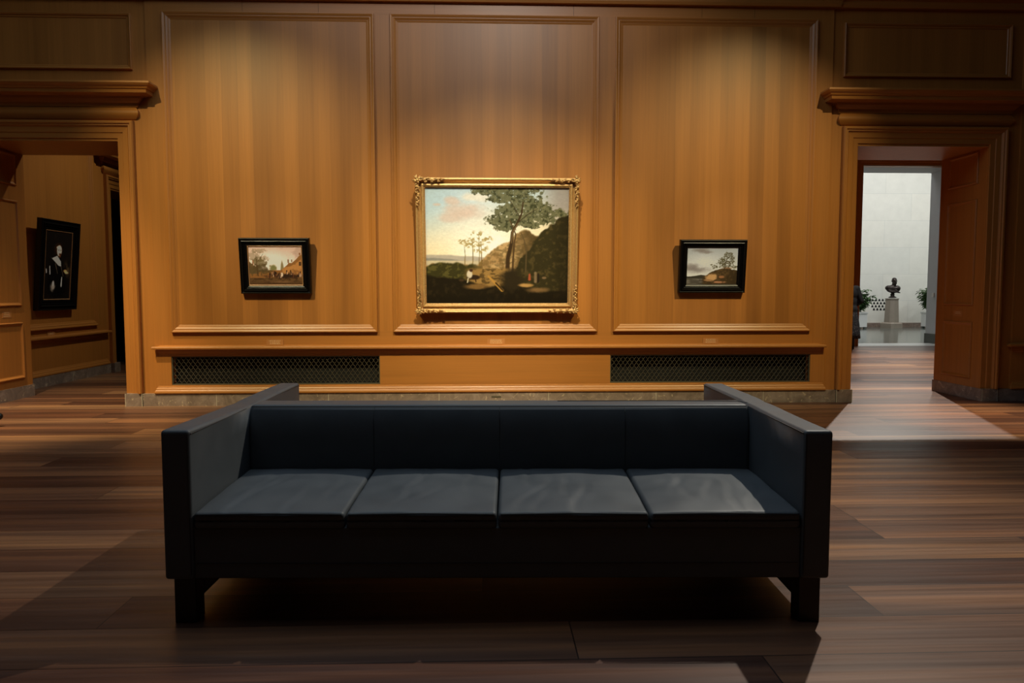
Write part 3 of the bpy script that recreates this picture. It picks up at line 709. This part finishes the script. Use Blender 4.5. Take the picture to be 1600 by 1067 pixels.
def art_village():
    a = Art(190, 140); u, v = a.u, a.v; n = lambda su, sv, sd, o=4: vnoise(u, v, su, sv, sd, o)
    t = sstep(0, .55, v)[..., None]; a.c = np.array([206, 186, 160.])*(1-t)+np.array([236, 228, 200.])*t
    a.lay(np.exp(-(((u-.42)/.25)**2+((v-.4)/.25)**2))*.9, (244, 242, 220)); a.lay(sstep(.5, .7, n(5, 5, 51))*sstep(.45, .8, u)*(1-sstep(.25, .5, v))*.6, (170, 150, 126))
    g = .62+.04*(n(8, 2, 52)-.5); a.lay(sstep(g-.01, g+.02, v), (98, 76, 44)); a.lay(sstep(g, g+.1, v)*sstep(.45, .65, n(24, 24, 53))*.7, (62, 46, 26))
    a.blob(.45, .55, .06, .08, (120, 124, 72), .4, 54)
    a.poly([(.585, .62), (.60, .46), (.62, .36), (.64, .46), (.655, .62)][::1], (136, 128, 84))
    a.lay(sstep(0, .02, v-np.interp(u, [.6, .66, .72, .74, .8, .88, .94, 1], [.6, .53, .46, .42, .42, .33, .24, .2]))*(v < .8), (136, 98, 50))
    a.lay(sstep(0, .02, v-np.interp(u, [.6, .66, .78, .9, 1], [.6, .53, .50, .40, .3]))*(v < .74)*(u > .62)*sstep(.4, .6, n(14, 14, 55)), (176, 130, 68))
    a.line([(.735, .42), (.735, .35)], .012, .012, (120, 84, 50)); a.line([(.80, .40), (.80, .35)], .01, .01, (120, 84, 50)); a.line([(.95, .22), (.95, .19)], .015, .015, (130, 90, 50))
    for x in (.70, .77): a.line([(x, .62), (x, .68)], .012, .012, (60, 42, 24))
    a.lay((np.abs(u-.95) < .02)*(np.abs(v-.45) < .05), (80, 60, 36))
    a.lay(sstep(0, .02, v-np.interp(u, [0, .07, .16], [.35, .45, .52]))*(u < .16)*(v < .7), (120, 98, 60)); a.line([(.09, .46), (.09, .36)], .012, .012, (176, 116, 80))
    fo = n(30, 24, 56)
    for cu, cv, ru, rv in ((.14, .28, .14, .12), (.2, .42, .14, .12), (.28, .32, .1, .08), (.2, .13, .12, .06), (.1, .6, .14, .14), (.24, .58, .14, .12), (.33, .64, .1, .06)):
        d = np.sqrt(((u-cu)/ru)**2+((v-cv)/rv)**2)+1.5*(fo-.5)
        a.lay((1-sstep(.7, 1.15, d))*(.75 if cv > .35 else .4), (98, 90, 52) if cv < .5 else (82, 72, 42))
    a.line([(.17, .75), (.16, .5), (.15, .25)], .012, .004, (78, 60, 34)); a.line([(.16, .42), (.24, .28), (.28, .2)], .005, .003, (96, 78, 46))
    rs = random.Random(5)
    a.blob(.7, .76, .30, .05, (50, 36, 24), .5, 57, 16, .6); a.blob(.48, .70, .04, .06, (40, 30, 20), .4, 58)
    for k in range(46):
        x = rs.uniform(.36, .97); y = .74+rs.uniform(-.05, .07); c = rs.choice([(44, 32, 22), (40, 30, 24), (96, 60, 40), (196, 170, 130), (130, 96, 60), (60, 44, 30)])
        a.line([(x, y), (x+.003, y-.05)], .008, .006, c)
    a.blob(.61, .72, .02, .05, (220, 200, 164), .4, 59); a.lay(sstep(.84, .95, v)*.6, (74, 54, 32)); a.blob(.6, .9, .16, .02, (130, 100, 62), .7, 60, 10, .5, .6)
    return a
def art_dune():
    a = Art(180, 140); u, v = a.u, a.v; n = lambda su, sv, sd, o=4: vnoise(u, v, su, sv, sd, o)
    t = sstep(0, .7, v)[..., None]; a.c = np.array([176, 182, 182.])*(1-t)+np.array([222, 222, 210.])*t
    a.lay(np.exp(-(((u-.35)/.3)**2+((v-.35)/.2)**2))*.6, (232, 234, 228))
    for cu, cv, ru, rv, sd in ((.27, .07, .12, .035, 61), (.1, .52, .14, .08, 62), (.2, .6, .18, .06, 63), (.4, .12, .12, .03, 64)): a.blob(cu, cv, ru, rv, (132, 122, 116), .8, sd, 8, .7, .75)
    hl = .775+.02*(n(16, 2, 65)-.5)-.04*np.exp(-((u-.3)/.12)**2); a.lay(sstep(hl-.006, hl+.006, v), (62, 58, 46))
    a.lay(sstep(.82, .84, v), (118, 112, 98)); a.lay(sstep(.82, .84, v)*sstep(.45, .6, n(6, 40, 66)), (84, 78, 66))
    hill = np.interp(u, [.3, .4, .48, .56, .7, .8, 1], [.80, .73, .66, .60, .555, .56, .60])+.05*(n(20, 12, 67)-.5)
    m = sstep(hill-.01, hill+.015, v)*sstep(.28, .36, u); a.lay(m, (74, 58, 36)); a.lay(m*sstep(.48, .66, n(30, 22, 68))*.7, (108, 84, 50)); a.lay(m*sstep(.75, 1, u)*.5, (46, 38, 24))
    a.blob(.49, .79, .105, .085, (206, 160, 104), .25, 69, 12, .45); a.blob(.45, .88, .09, .03, (170, 128, 86), .3, 70); a.blob(.66, .93, .10, .025, (186, 130, 92), .3, 71); a.blob(.69, .79, .05, .03, (160, 110, 70), .4, 72); a.blob(.80, .545, .08, .02, (150, 112, 76), .4, 78)
    fo = n(34, 26, 73); fo2 = n(70, 60, 74, 3)
    for cu, cv, ru, rv in ((.80, .2, .1, .09), (.87, .27, .08, .08), (.72, .34, .09, .08), (.68, .43, .1, .06), (.82, .4, .1, .06), (.55, .52, .07, .05), (.94, .52, .06, .06), (.9, .36, .05, .05), (.48, .46, .03, .02), (.75, .5, .13, .04)):
        d = np.sqrt(((u-cu)/ru)**2+((v-cv)/rv)**2)+1.5*(fo-.5); a.lay((1-sstep(.8, 1.1, d))*sstep(.36, .46, fo2)*.9, (86, 80, 50))
    a.line([(.74, .58), (.76, .42), (.80, .25)], .008, .004, (70, 58, 38)); a.line([(.82, .55), (.85, .4), (.87, .28)], .006, .003, (70, 58, 38)); a.line([(.83, .75), (.80, .9)], .01, .02, (58, 46, 28), .5)
    a.line([(.27, .88), (.275, .84)], .006, .004, (40, 34, 28)); a.lay(sstep(.93, .99, v)*.4, (60, 52, 40))
    return a
def art_portrait():
    a = Art(110, 170); u, v = a.u, a.v; n = lambda su, sv, sd, o=4: vnoise(u, v, su, sv, sd, o)
    a.c = np.ones_like(a.c)*np.array([17, 14, 12.]); a.lay(sstep(.5, .8, n(5, 6, 81))*.4, (34, 28, 22))
    a.lay(np.exp(-(((u-.82)/.16)**2+((v-.56)/.1)**2))*.6*sstep(.3, .6, n(9, 14, 82)), (96, 80, 52))
    a.blob(.50, .70, .34, .26, (10, 9, 9), .3, 83, 5, .2)
    a.blob(.50, .265, .14, .085, (38, 24, 16), .3, 84, 12, .2)            # hair
    a.blob(.53, .285, .088, .075, (222, 178, 146), .15, 85, 6, .1)        # face
    a.blob(.49, .24, .06, .02, (236, 200, 170), .5, 86, 6, .1)
    a.blob(.56, .335, .05, .014, (58, 34, 22), .3, 87, 10, .2); a.blob(.55, .365, .035, .014, (76, 46, 30), .4, 88)
    a.line([(.50, .275), (.52, .275)], .008, .008, (60, 40, 30)); a.line([(.575, .275), (.595, .275)], .008, .008, (60, 40, 30)); a.line([(.555, .27), (.57, .31)], .006, .01, (190, 140, 112))
    for p in (((.27, .40), (.46, .36), (.60, .44), (.62, .51), (.52, .50), (.38, .44)),): 
        for i in range(1, len(p)-1): a.poly([p[0], p[i], p[i+1]], (232, 226, 214), .004)
    a.line([(.22, .62), (.20, .52)], .016, .012, (206, 200, 190)); a.line([(.09, .60), (.08, .56)], .016, .01, (200, 194, 184)); a.line([(.66, .68), (.65, .79)], .018, .022, (208, 202, 192)); a.line([(.40, .47), (.50, .62)], .006, .004, (84, 74, 60)); a.line([(.62, .52), (.72, .66)], .006, .004, (80, 70, 56))
    a.blob(.34, .82, .07, .055, (120, 114, 104), .6, 89, 14, .7); a.blob(.35, .76, .03, .03, (190, 184, 174), .5, 90); a.blob(.78, .575, .06, .02, (196, 126, 78), .4, 91, 8, .3); a.blob(.84, .60, .07, .015, (206, 150, 100), .4, 92)
    return a

def painting(name, label, P, cu, cv, wd, ht, lean, dbot, frame_fn, art, cw, ch, cd, gain=(1.06, 1.09, 1.14)):
    """P plane of the wall; wd x ht outer frame; leans out at the top; dbot = depth of the frame's front at the bottom"""
    base = P.p(cu, cv, 0)
    t = thing(name, label, 'painting', base)
    # local axes: x along wall (to the viewer's right), -y out of the wall
    Xa = P.U if P.N.cross(P.V).dot(P.U) < 0 else -P.U
    R = Matrix((Xa, -P.N, P.V)).transposed().to_4x4()
    t.matrix_world = Matrix.Translation(base + P.N*dbot) @ R @ Matrix.Rotation(lean, 4, 'X')
    frame_fn(t)
    art.mesh(cw, ch, 'canvas', t, cd, np.array(gain))
    bm = B(); box(bm, -cw/2-.03, cw/2+.03, cd+.004, cd+.02, -ch/2-.03, ch/2+.03); link('backing', bm, 'panel_back', parent=t)
    return t
LOC = Plane((0, 0, 0), (1, 0, 0), (0, 0, 1), (0, -1, 0))
def black_frame(wd, ht, th, fwx, fwt, slip=True):
    def f(t):
        bm = B(); s = fwx
        prof = [(0, -th), (0, -.006), (.004, 0), (.010, .002), (.014, -.004), (.20*s, -.008), (.34*s, -.010), (.38*s, .004), (.42*s, .006), (.46*s, -.006), (.56*s, -.018), (.60*s, -.008), (.64*s, -.008), (.67*s, -.022), (.80*s, -.025), (.83*s, -.017), (.87*s, -.019), (s, -.028), (s, -.040)]
        ring(bm, LOC, -wd/2, wd/2, -ht/2, ht/2, prof); o = link('frame', bm, 'ebony', parent=t)
        if slip:
            bm = B(); ring(bm, LOC, -wd/2+s-.001, wd/2-s+.001, -ht/2+s-.001, ht/2-s+.001, [(0, -.026), (.004, -.024), (.010, -.028), (.012, -.036)]); link('slip', bm, 'slip', parent=t)
    return f
def gilt_frame(wd, ht, th, s):
    def f(t):
        bm = B()
        prof = [(0, -th), (0, -.02), (.006, 0), (.016, .006), (.024, .002), (.030, -.012), (.048, -.030), (.058, -.034), (.064, -.022), (.070, -.014), (.080, -.010), (.092, -.014), (.096, -.026), (.104, -.030), (.108, -.044), (s, -.05), (s, -.06)]
        ring(bm, LOC, -wd/2, wd/2, -ht/2, ht/2, prof); link('frame', bm, 'gold', parent=t)
        bm = B(); rr = random.Random(3)       # bead row along the sight edge
        def beads(p0, p1, step):
            p0, p1 = Vector(p0), Vector(p1); n_ = int((p1-p0).length/step)
            for i in range(n_): 
                c = p0.lerp(p1, (i+.5)/n_); bmesh.ops.create_icosphere(bm, subdivisions=1, radius=.0062, matrix=Matrix.Translation(c))
        a, b = wd/2-.102, ht/2-.102
        beads((-a, .026, -b), (a, .026, -b), .016); beads((-a, .026, b), (a, .026, b), .016); beads((-a, .026, -b), (-a, .026, b), .016); beads((a, .026, -b), (a, .026, b), .016)
        link('beading', bm, 'gold', parent=t, smooth=True)
        for sx_ in (-1, 1):
            for sz_ in (-1, 1):
                bm = B(); cx, cz = sx_*(wd/2-.03), sz_*(ht/2-.03)
                # carved acanthus scrolls: a fan at the corner and trails along both members
                def leaf(cx_, cz_, ang, L, wd_, h):
                    pts = [(cx_+math.cos(ang)*L*k/6 + .3*L*math.sin(k/6*PI)*-math.sin(ang)*rr.choice((-.5, .5)), -.004-h*math.sin(PI*(k+.6)/7), cz_+math.sin(ang)*L*k/6) for k in range(7)]
                    tube(bm, pts, [wd_*(.35+.65*math.sin(PI*(k+.5)/7)) for k in range(7)], 6)
                def scroll(cx_, cz_, r_, turn):
                    pts = []
                    for k in range(15):
                        th_ = k/14*PI*2.6*turn; q = r_*(1-k/17); pts.append((cx_+math.cos(th_)*q, -.012-.010*k/14, cz_+math.sin(th_)*q))
                    tube(bm, pts, [.0075-.0003*k for k in range(15)], 6)
                for k in range(9):
                    leaf(cx, cz, math.atan2(sz_, sx_) + rr.uniform(-.2, .2) + (k-4)*.62, .045+rr.uniform(0, .015), .011, .018)
                for k in range(7):
                    L = .05+.036*k; fade = 1-.07*k
                    scroll(cx-sx_*L, cz-sz_*(-.012+.018*(k % 2)), .020*fade, sx_*(1 if k % 2 else -1)); leaf(cx-sx_*L, cz+sz_*.006, PI*(sx_ > 0)+rr.uniform(-.7, .7), .045*fade, .009, .014)
                    scroll(cx-sx_*(-.012+.018*(k % 2)), cz-sz_*L, .020*fade, sz_*(1 if k % 2 else -1)); leaf(cx+sx_*.006, cz-sz_*L, -PI/2*sz_+rr.uniform(-.7, .7), .045*fade, .009, .014)
                ell(bm, (cx, -.02, cz), (.02, .014, .02), 10)
                link('corner_ornament', bm, 'gold', parent=t, smooth=True)
    return f
LEAN = math.radians(6)
painting('framed_painting', 'large river landscape with a tall tree in an ornate gilt frame, middle of the wall', BACK, .139, 1.797, 1.81, 1.50, LEAN, .165,
         gilt_frame(1.81, 1.50, .08, .112), art_big(), 1.60, 1.29, .044, (1.06, 1.09, 1.20))
painting('framed_painting', 'small village street scene in a black frame, on the left wall panel', BACK, -2.341, 1.58, .776, .620, LEAN, .10,
         black_frame(.776, .620, .065, .088, .088), art_village(), .604, .448, .034, (1.18, 1.10, 1.22))
painting('framed_painting', 'small grey-skied dune landscape with a tree in a black frame, on the right wall panel', BACK, 2.597, 1.578, .766, .604, LEAN, .10,
         black_frame(.766, .604, .065, .092, .09, False), art_dune(), .586, .424, .034, (1.10, 1.10, 1.18))
painting('framed_painting', 'tall dark portrait of a white-collared man in a black frame, through the left doorway', SIDE, 10.52, 1.655, .93, 1.24, math.radians(5), .13,
         black_frame(.93, 1.24, .07, .145, .14), art_portrait(), .645, .955, .034, (1.9, 1.85, 1.9))

# ================================================================== COURT THINGS
bx, by = 14.25, 25.35
def hexa(bm, r0, r1, z0, z1, n=4, rot=PI/4, ch=.18):
    # square plan with chamfered corners
    def pl(r, z):
        c = r*ch; return [bm.verts.new((x, y, z)) for x, y in ((r-c, -r), (r, -r+c), (r, r-c), (r-c, r), (-r+c, r), (-r, r-c), (-r, -r+c), (-r+c, -r))]
    a, b = pl(r0, z0), pl(r1, z1)
    for i in range(8): bm.faces.new([a[i], a[(i+1) % 8], b[(i+1) % 8], b[i]])
    bm.faces.new(a); bm.faces.new(b)
ped = thing('stone_pedestal', 'tapering taupe stone pedestal against the white court wall, carrying the bust', 'pedestal', (bx, by, 0), (0, 0, .35))
bm = B(); hexa(bm, .27, .27, 0, .16); hexa(bm, .27, .23, .16, .20); link('plinth', bm, 'pedestal', parent=ped)
bm = B(); hexa(bm, .215, .185, .20, 1.0, ch=.5); hexa(bm, .20, .205, 1.0, 1.035, ch=.5); link('shaft', bm, 'pedestal', parent=ped)
bm = B()   # bronze bust
caps(bm, (0, 0, .15), .05, (0, 0, .07), .062); ell(bm, (0, 0, .026), (.13, .13, .024)); ell(bm, (0, 0, .045), (.09, .09, .03)); ell(bm, (0, 0, .12), (.07, .07, .035))
ell(bm, (0, .0, .30), (.20, .11, .13)); ell(bm, (-.13, -.01, .33), (.10, .095, .085)); ell(bm, (.14, 0, .31), (.09, .09, .10)); ell(bm, (.02, -.03, .22), (.14, .08, .06))
caps(bm, (.015, 0, .36), .065, (.03, -.01, .46), .058)
ell(bm, (.04, -.015, .555), (.075, .09, .10)); ell(bm, (.04, .01, .585), (.08, .085, .08)); ell(bm, (.055, -.085, .49), (.05, .045, .065)); ell(bm, (.055, -.09, .45), (.035, .035, .05))
caps(bm, (.052, -.105, .575), .014, (.055, -.118, .54), .018); ell(bm, (.022, -.09, .585), (.018, .014, .01)); ell(bm, (.082, -.09, .585), (.018, .014, .01)); ell(bm, (-.035, .0, .55), (.012, .02, .03)); ell(bm, (.115, .0, .55), (.012, .02, .03))
for k in range(6): # drapery folds
    caps(bm, (-.20+.02*k, -.06-.01*k, .36-.03*k), .018, (.10+.02*k, -.10, .25-.015*k), .016)
for k in range(7): caps(bm, (-.02+.025*k, -.03, .40), .013, (-.0+.02*k, -.10, .32), .012)
bust = link('bronze_bust', bm, 'bronze', smooth=True, loc=(bx+.01, by, 1.045)); remesh(bust, .011, 2); bust.scale = (1.08,)*3
bust.rotation_euler = (0, 0, -.35)
tag(bust, 'dark bronze bust of a bearded draped person on the taupe pedestal', 'bust')
def plant(x, y, s, label, seed, dense):
    t = thing('potted_plant', label, 'potted plant', (x, y, 0), group='potted plants beside the bust')
    h = .56
    bm = B(); box(bm, -.25, .25, -.25, .25, .06, h); box(bm, -.27, .27, -.27, .27, h-.04, h+.01); o = link('planter', bm, 'white_box', parent=t); bevel(o, .006)
    for a in (-1, 1):
        for b in (-1, 1): box(bm2 := B(), a*.2-.04, a*.2+.04, b*.2-.04, b*.2+.04, 0, .07); link('foot', bm2, 'dark_stone', parent=t)
    bs, bl = B(), B(); r = random.Random(seed)
    for k in range(dense):
        a = r.uniform(0, 2*PI); tilt = r.uniform(.05, .55); L = r.uniform(.45, .95)*s
        p0 = Vector((r.uniform(-.12, .12), r.uniform(-.12, .12), h)); d = Vector((math.cos(a)*tilt, math.sin(a)*tilt, 1)).normalized()
        pts = [p0+d*L*i/5 + Vector((math.cos(a), math.sin(a), 0))*.10*(i/5)**2*tilt*2 for i in range(6)]; tube(bs, pts, .006, 5)
        for i in range(2, 6):
            for j in range(6):
                b2 = r.uniform(0, 2*PI); le = r.uniform(.16, .26)*s; dr = Vector((math.cos(b2), math.sin(b2), r.uniform(-.25, .55))).normalized(); sd = dr.cross(Vector((0, 0, 1))).normalized()*.034
                p = pts[i]; q = [p, p+dr*le*.35+sd-Vector((0, 0, .0)), p+dr*le*.75+sd*.7-Vector((0, 0, .03)), p+dr*le-Vector((0, 0, .08)), p+dr*le*.75-sd*.7-Vector((0, 0, .03)), p+dr*le*.35-sd]
                bl.faces.new([bl.verts.new(z) for z in q])
    link('stems', bs, 'stem', parent=t); link('foliage', bl, 'leaf', parent=t)
plant(12.82, 25.0, .85, 'green leafy plant in a white planter box, left of the pedestal', 3, 55)
plant(15.5, 25.0, .95, 'green leafy plant in a white planter box, right of the pedestal', 8, 75)
vt = thing('wall_vent', 'square vent of dark tapering slots in the white court wall, left of the pedestal', 'wall vent', (14.2, 26, .8))
for r in range(4):
    for c in range(5):
        bm = B(); x = -.30+c*.125+(.06 if r % 2 else 0); z = .17-r*.11
        pts = ((x-.045, z-.04), (x+.045, z-.04), (x+.018, z+.04), (x-.018, z+.04))
        f = [bm.verts.new((p[0], -.004, p[1])) for p in pts]; g = [bm.verts.new((p[0], -.001, p[1])) for p in pts]
        bm.faces.new(f); bm.faces.new(g)
        for i in range(4): bm.faces.new([f[i], f[(i+1) % 4], g[(i+1) % 4], g[i]])
        link('slot', bm, 'black_void', parent=vt)  # flat black plate, shade of the opening put into its colour

# ================================================================== PEOPLE
def head(bm, c, s=1.):
    c = Vector(c); ell(bm, c, (.074*s, .092*s, .112*s)); ell(bm, c+Vector((0, -.02, -.055))*s, (.058*s, .066*s, .06*s))
    caps(bm, c+Vector((0, -.092, .005))*s, .009*s, c+Vector((0, -.106, -.022))*s, .014*s)
    for q in (-1, 1): ell(bm, c+Vector((q*.075, .005, -.01))*s, (.012*s, .02*s, .03*s)); ell(bm, c+Vector((q*.03, -.083, .015))*s, (.016*s, .01*s, .008*s))
    ell(bm, c+Vector((0, -.085, -.052))*s, (.026*s, .012*s, .009*s))
def hand(bm, w, d, side):
    w = Vector(w); d = Vector(d).normalized(); s_ = Vector((0, 1, 0)) if abs(d.y) < .8 else Vector((1, 0, 0)); n_ = d.cross(s_).normalized()
    caps(bm, w, .026, w+d*.07, .030)
    for i in range(4):
        b = w+d*.08+s_*(-.027+.018*i); L = (.062, .072, .068, .052)[i]; caps(bm, b, .009, b+d*L*.5, .0085); caps(bm, b+d*L*.5, .0085, b+d*L+n_*side*.015, .007)
    caps(bm, w+d*.02-s_*.025, .011, w+d*.06-s_*.055, .009)
def figure(name, label, loc, rz, pose, mats):
    t = thing(name, label, 'person', loc, (0, 0, rz)); p = pose
    bm = B()
    ell(bm, p['pelvis'], (.165, .12, .13)); ell(bm, (Vector(p['pelvis'])+Vector(p['chest']))/2, (.145, .105, .17)); ell(bm, p['chest'], (.175, .115, .17))
    caps(bm, p['sh_l'], .06, p['sh_r'], .06); caps(bm, Vector(p['chest'])+Vector((0, 0, .14)), .06, Vector(p['head'])+Vector((0, .01, -.09)), .05)
    head(bm, p['head'])
    for k in 'lr':
        caps(bm, p['sh_'+k], .052, p['el_'+k], .040); caps(bm, p['el_'+k], .038, p['wr_'+k], .027); hand(bm, p['wr_'+k], Vector(p['wr_'+k])-Vector(p['el_'+k]), 1 if k == 'l' else -1)
        caps(bm, p['hip_'+k], .088, p['kn_'+k], .058); caps(bm, p['kn_'+k], .056, p['an_'+k], .038)
        caps(bm, p['an_'+k], .036, p['toe_'+k], .026)
    o = link('body', bm, 'skin', parent=t, smooth=True); remesh(o, .013, 4)
    bm = B(); H_ = Vector(p['head']); ell(bm, H_+Vector((0, .022, .025)), (.088, .095, .105)); ell(bm, H_+Vector((0, .055, -.05)), (.075, .05, .10))
    if p.get('long_hair'): ell(bm, H_+Vector((0, .06, -.16)), (.085, .045, .16))
    o = link('hair', bm, 'hair', parent=t, smooth=True); remesh(o, .012, 2)
    bm = B()   # coat
    C = Vector(p['chest']); Pv = Vector(p['pelvis'])
    ell(bm, C, (.20, .145, .19)); ell(bm, (C+Pv)/2, (.18, .14, .20)); ell(bm, Pv, (.20, .155, .16)); caps(bm, p['sh_l'], .078, p['sh_r'], .078)
    for k in 'lr': caps(bm, p['sh_'+k], .074, p['el_'+k], .060); caps(bm, p['el_'+k], .058, p['wr_'+k], .044)
    o = link('coat', bm, mats[0], parent=t, smooth=True); remesh(o, .015, 3)
    if p.get('skirt'):
        bm = B(); n_ = 28; rings = []
        for z, r in ((Pv.z+.05, .17), (Pv.z-.15, .21), (.62, .235), (.40, .26), (.28, .27), (.27, .25)):
            rings.append([bm.verts.new((Pv.x+math.cos(2*PI*i/n_)*r*(1+.05*math.sin(i*1.8)), Pv.y+math.sin(2*PI*i/n_)*r*.75*(1+.05*math.sin(i*2.1)), z)) for i in range(n_)])
        for i in range(len(rings)-1):
            for j in range(n_): bm.faces.new([rings[i][j], rings[i][(j+1) % n_], rings[i+1][(j+1) % n_], rings[i+1][j]])
        link('skirt', bm, mats[1], parent=t, smooth=True)
        bm = B()
        for k in 'lr': caps(bm, p['kn_'+k], .06, p['an_'+k], .045)
        o = link('boots', bm, 'shoe', parent=t, smooth=True); remesh(o, .012, 2)
    else:
        bm = B(); ell(bm, Pv-Vector((0, 0, .02)), (.18, .14, .13))
        for k in 'lr': caps(bm, p['hip_'+k], .102, p['kn_'+k], .076); caps(bm, p['kn_'+k], .075, Vector(p['an_'+k])+Vector((0, 0, .03)), .062)
        o = link('trousers', bm, mats[1], parent=t, smooth=True); remesh(o, .014, 2)
    for k in 'lr':
        bm = B(); A, T = Vector(p['an_'+k]), Vector(p['toe_'+k]); d = (T-A).normalized(); heel = A - d*.035+Vector((0, 0, -.02))
        caps(bm, heel, .042, A.lerp(T, .5), .043); caps(bm, A.lerp(T, .5), .043, T, .034); caps(bm, A+Vector((0, 0, .02)), .046, A.lerp(T, .4), .044)
        o = link('shoe', bm, 'shoe', parent=t, smooth=True); remesh(o, .010, 2)
    return t
stand = dict(pelvis=(0, 0, .90), chest=(0, -.01, 1.24), head=(0, -.03, 1.53), sh_l=(.16, 0, 1.34), sh_r=(-.16, 0, 1.34), el_l=(.25, .02, 1.08), el_r=(-.25, .02, 1.08),
             wr_l=(.16, -.16, .98), wr_r=(-.16, -.16, .98), hip_l=(.09, 0, .86), hip_r=(-.09, 0, .86), kn_l=(.10, -.02, .48), kn_r=(-.10, -.02, .48),
             an_l=(.10, .02, .075), an_r=(-.10, .02, .075), toe_l=(.12, -.14, .036), toe_r=(-.11, -.14, .036), long_hair=True, skirt=True)
figure('person', 'person in a black coat and speckled dark skirt standing half hidden behind the right doorway', (7.86, 15.7, 0), 2.9, stand, ('coat', 'skirt'))
walk = dict(pelvis=(0, 0, .90), chest=(0, -.03, 1.26), head=(0, -.07, 1.56), sh_l=(.18, 0, 1.38), sh_r=(-.18, -.02, 1.38), el_l=(.25, .12, 1.12), el_r=(-.25, -.06, 1.10),
            wr_l=(.24, .10, .88), wr_r=(-.22, -.24, .96), hip_l=(.09, 0, .86), hip_r=(-.09, 0, .86), kn_l=(.10, -.26, .50), kn_r=(-.10, .06, .47),
            an_l=(.10, -.40, .095), an_r=(-.10, .34, .16), toe_l=(.10, -.545, .10), toe_r=(-.10, .24, .036))
figure('person', 'person stepping in at the left edge, only the toe of a black shoe showing', (-5.22, 7.1, 0), PI/2, walk, ('coat', 'trouser'))
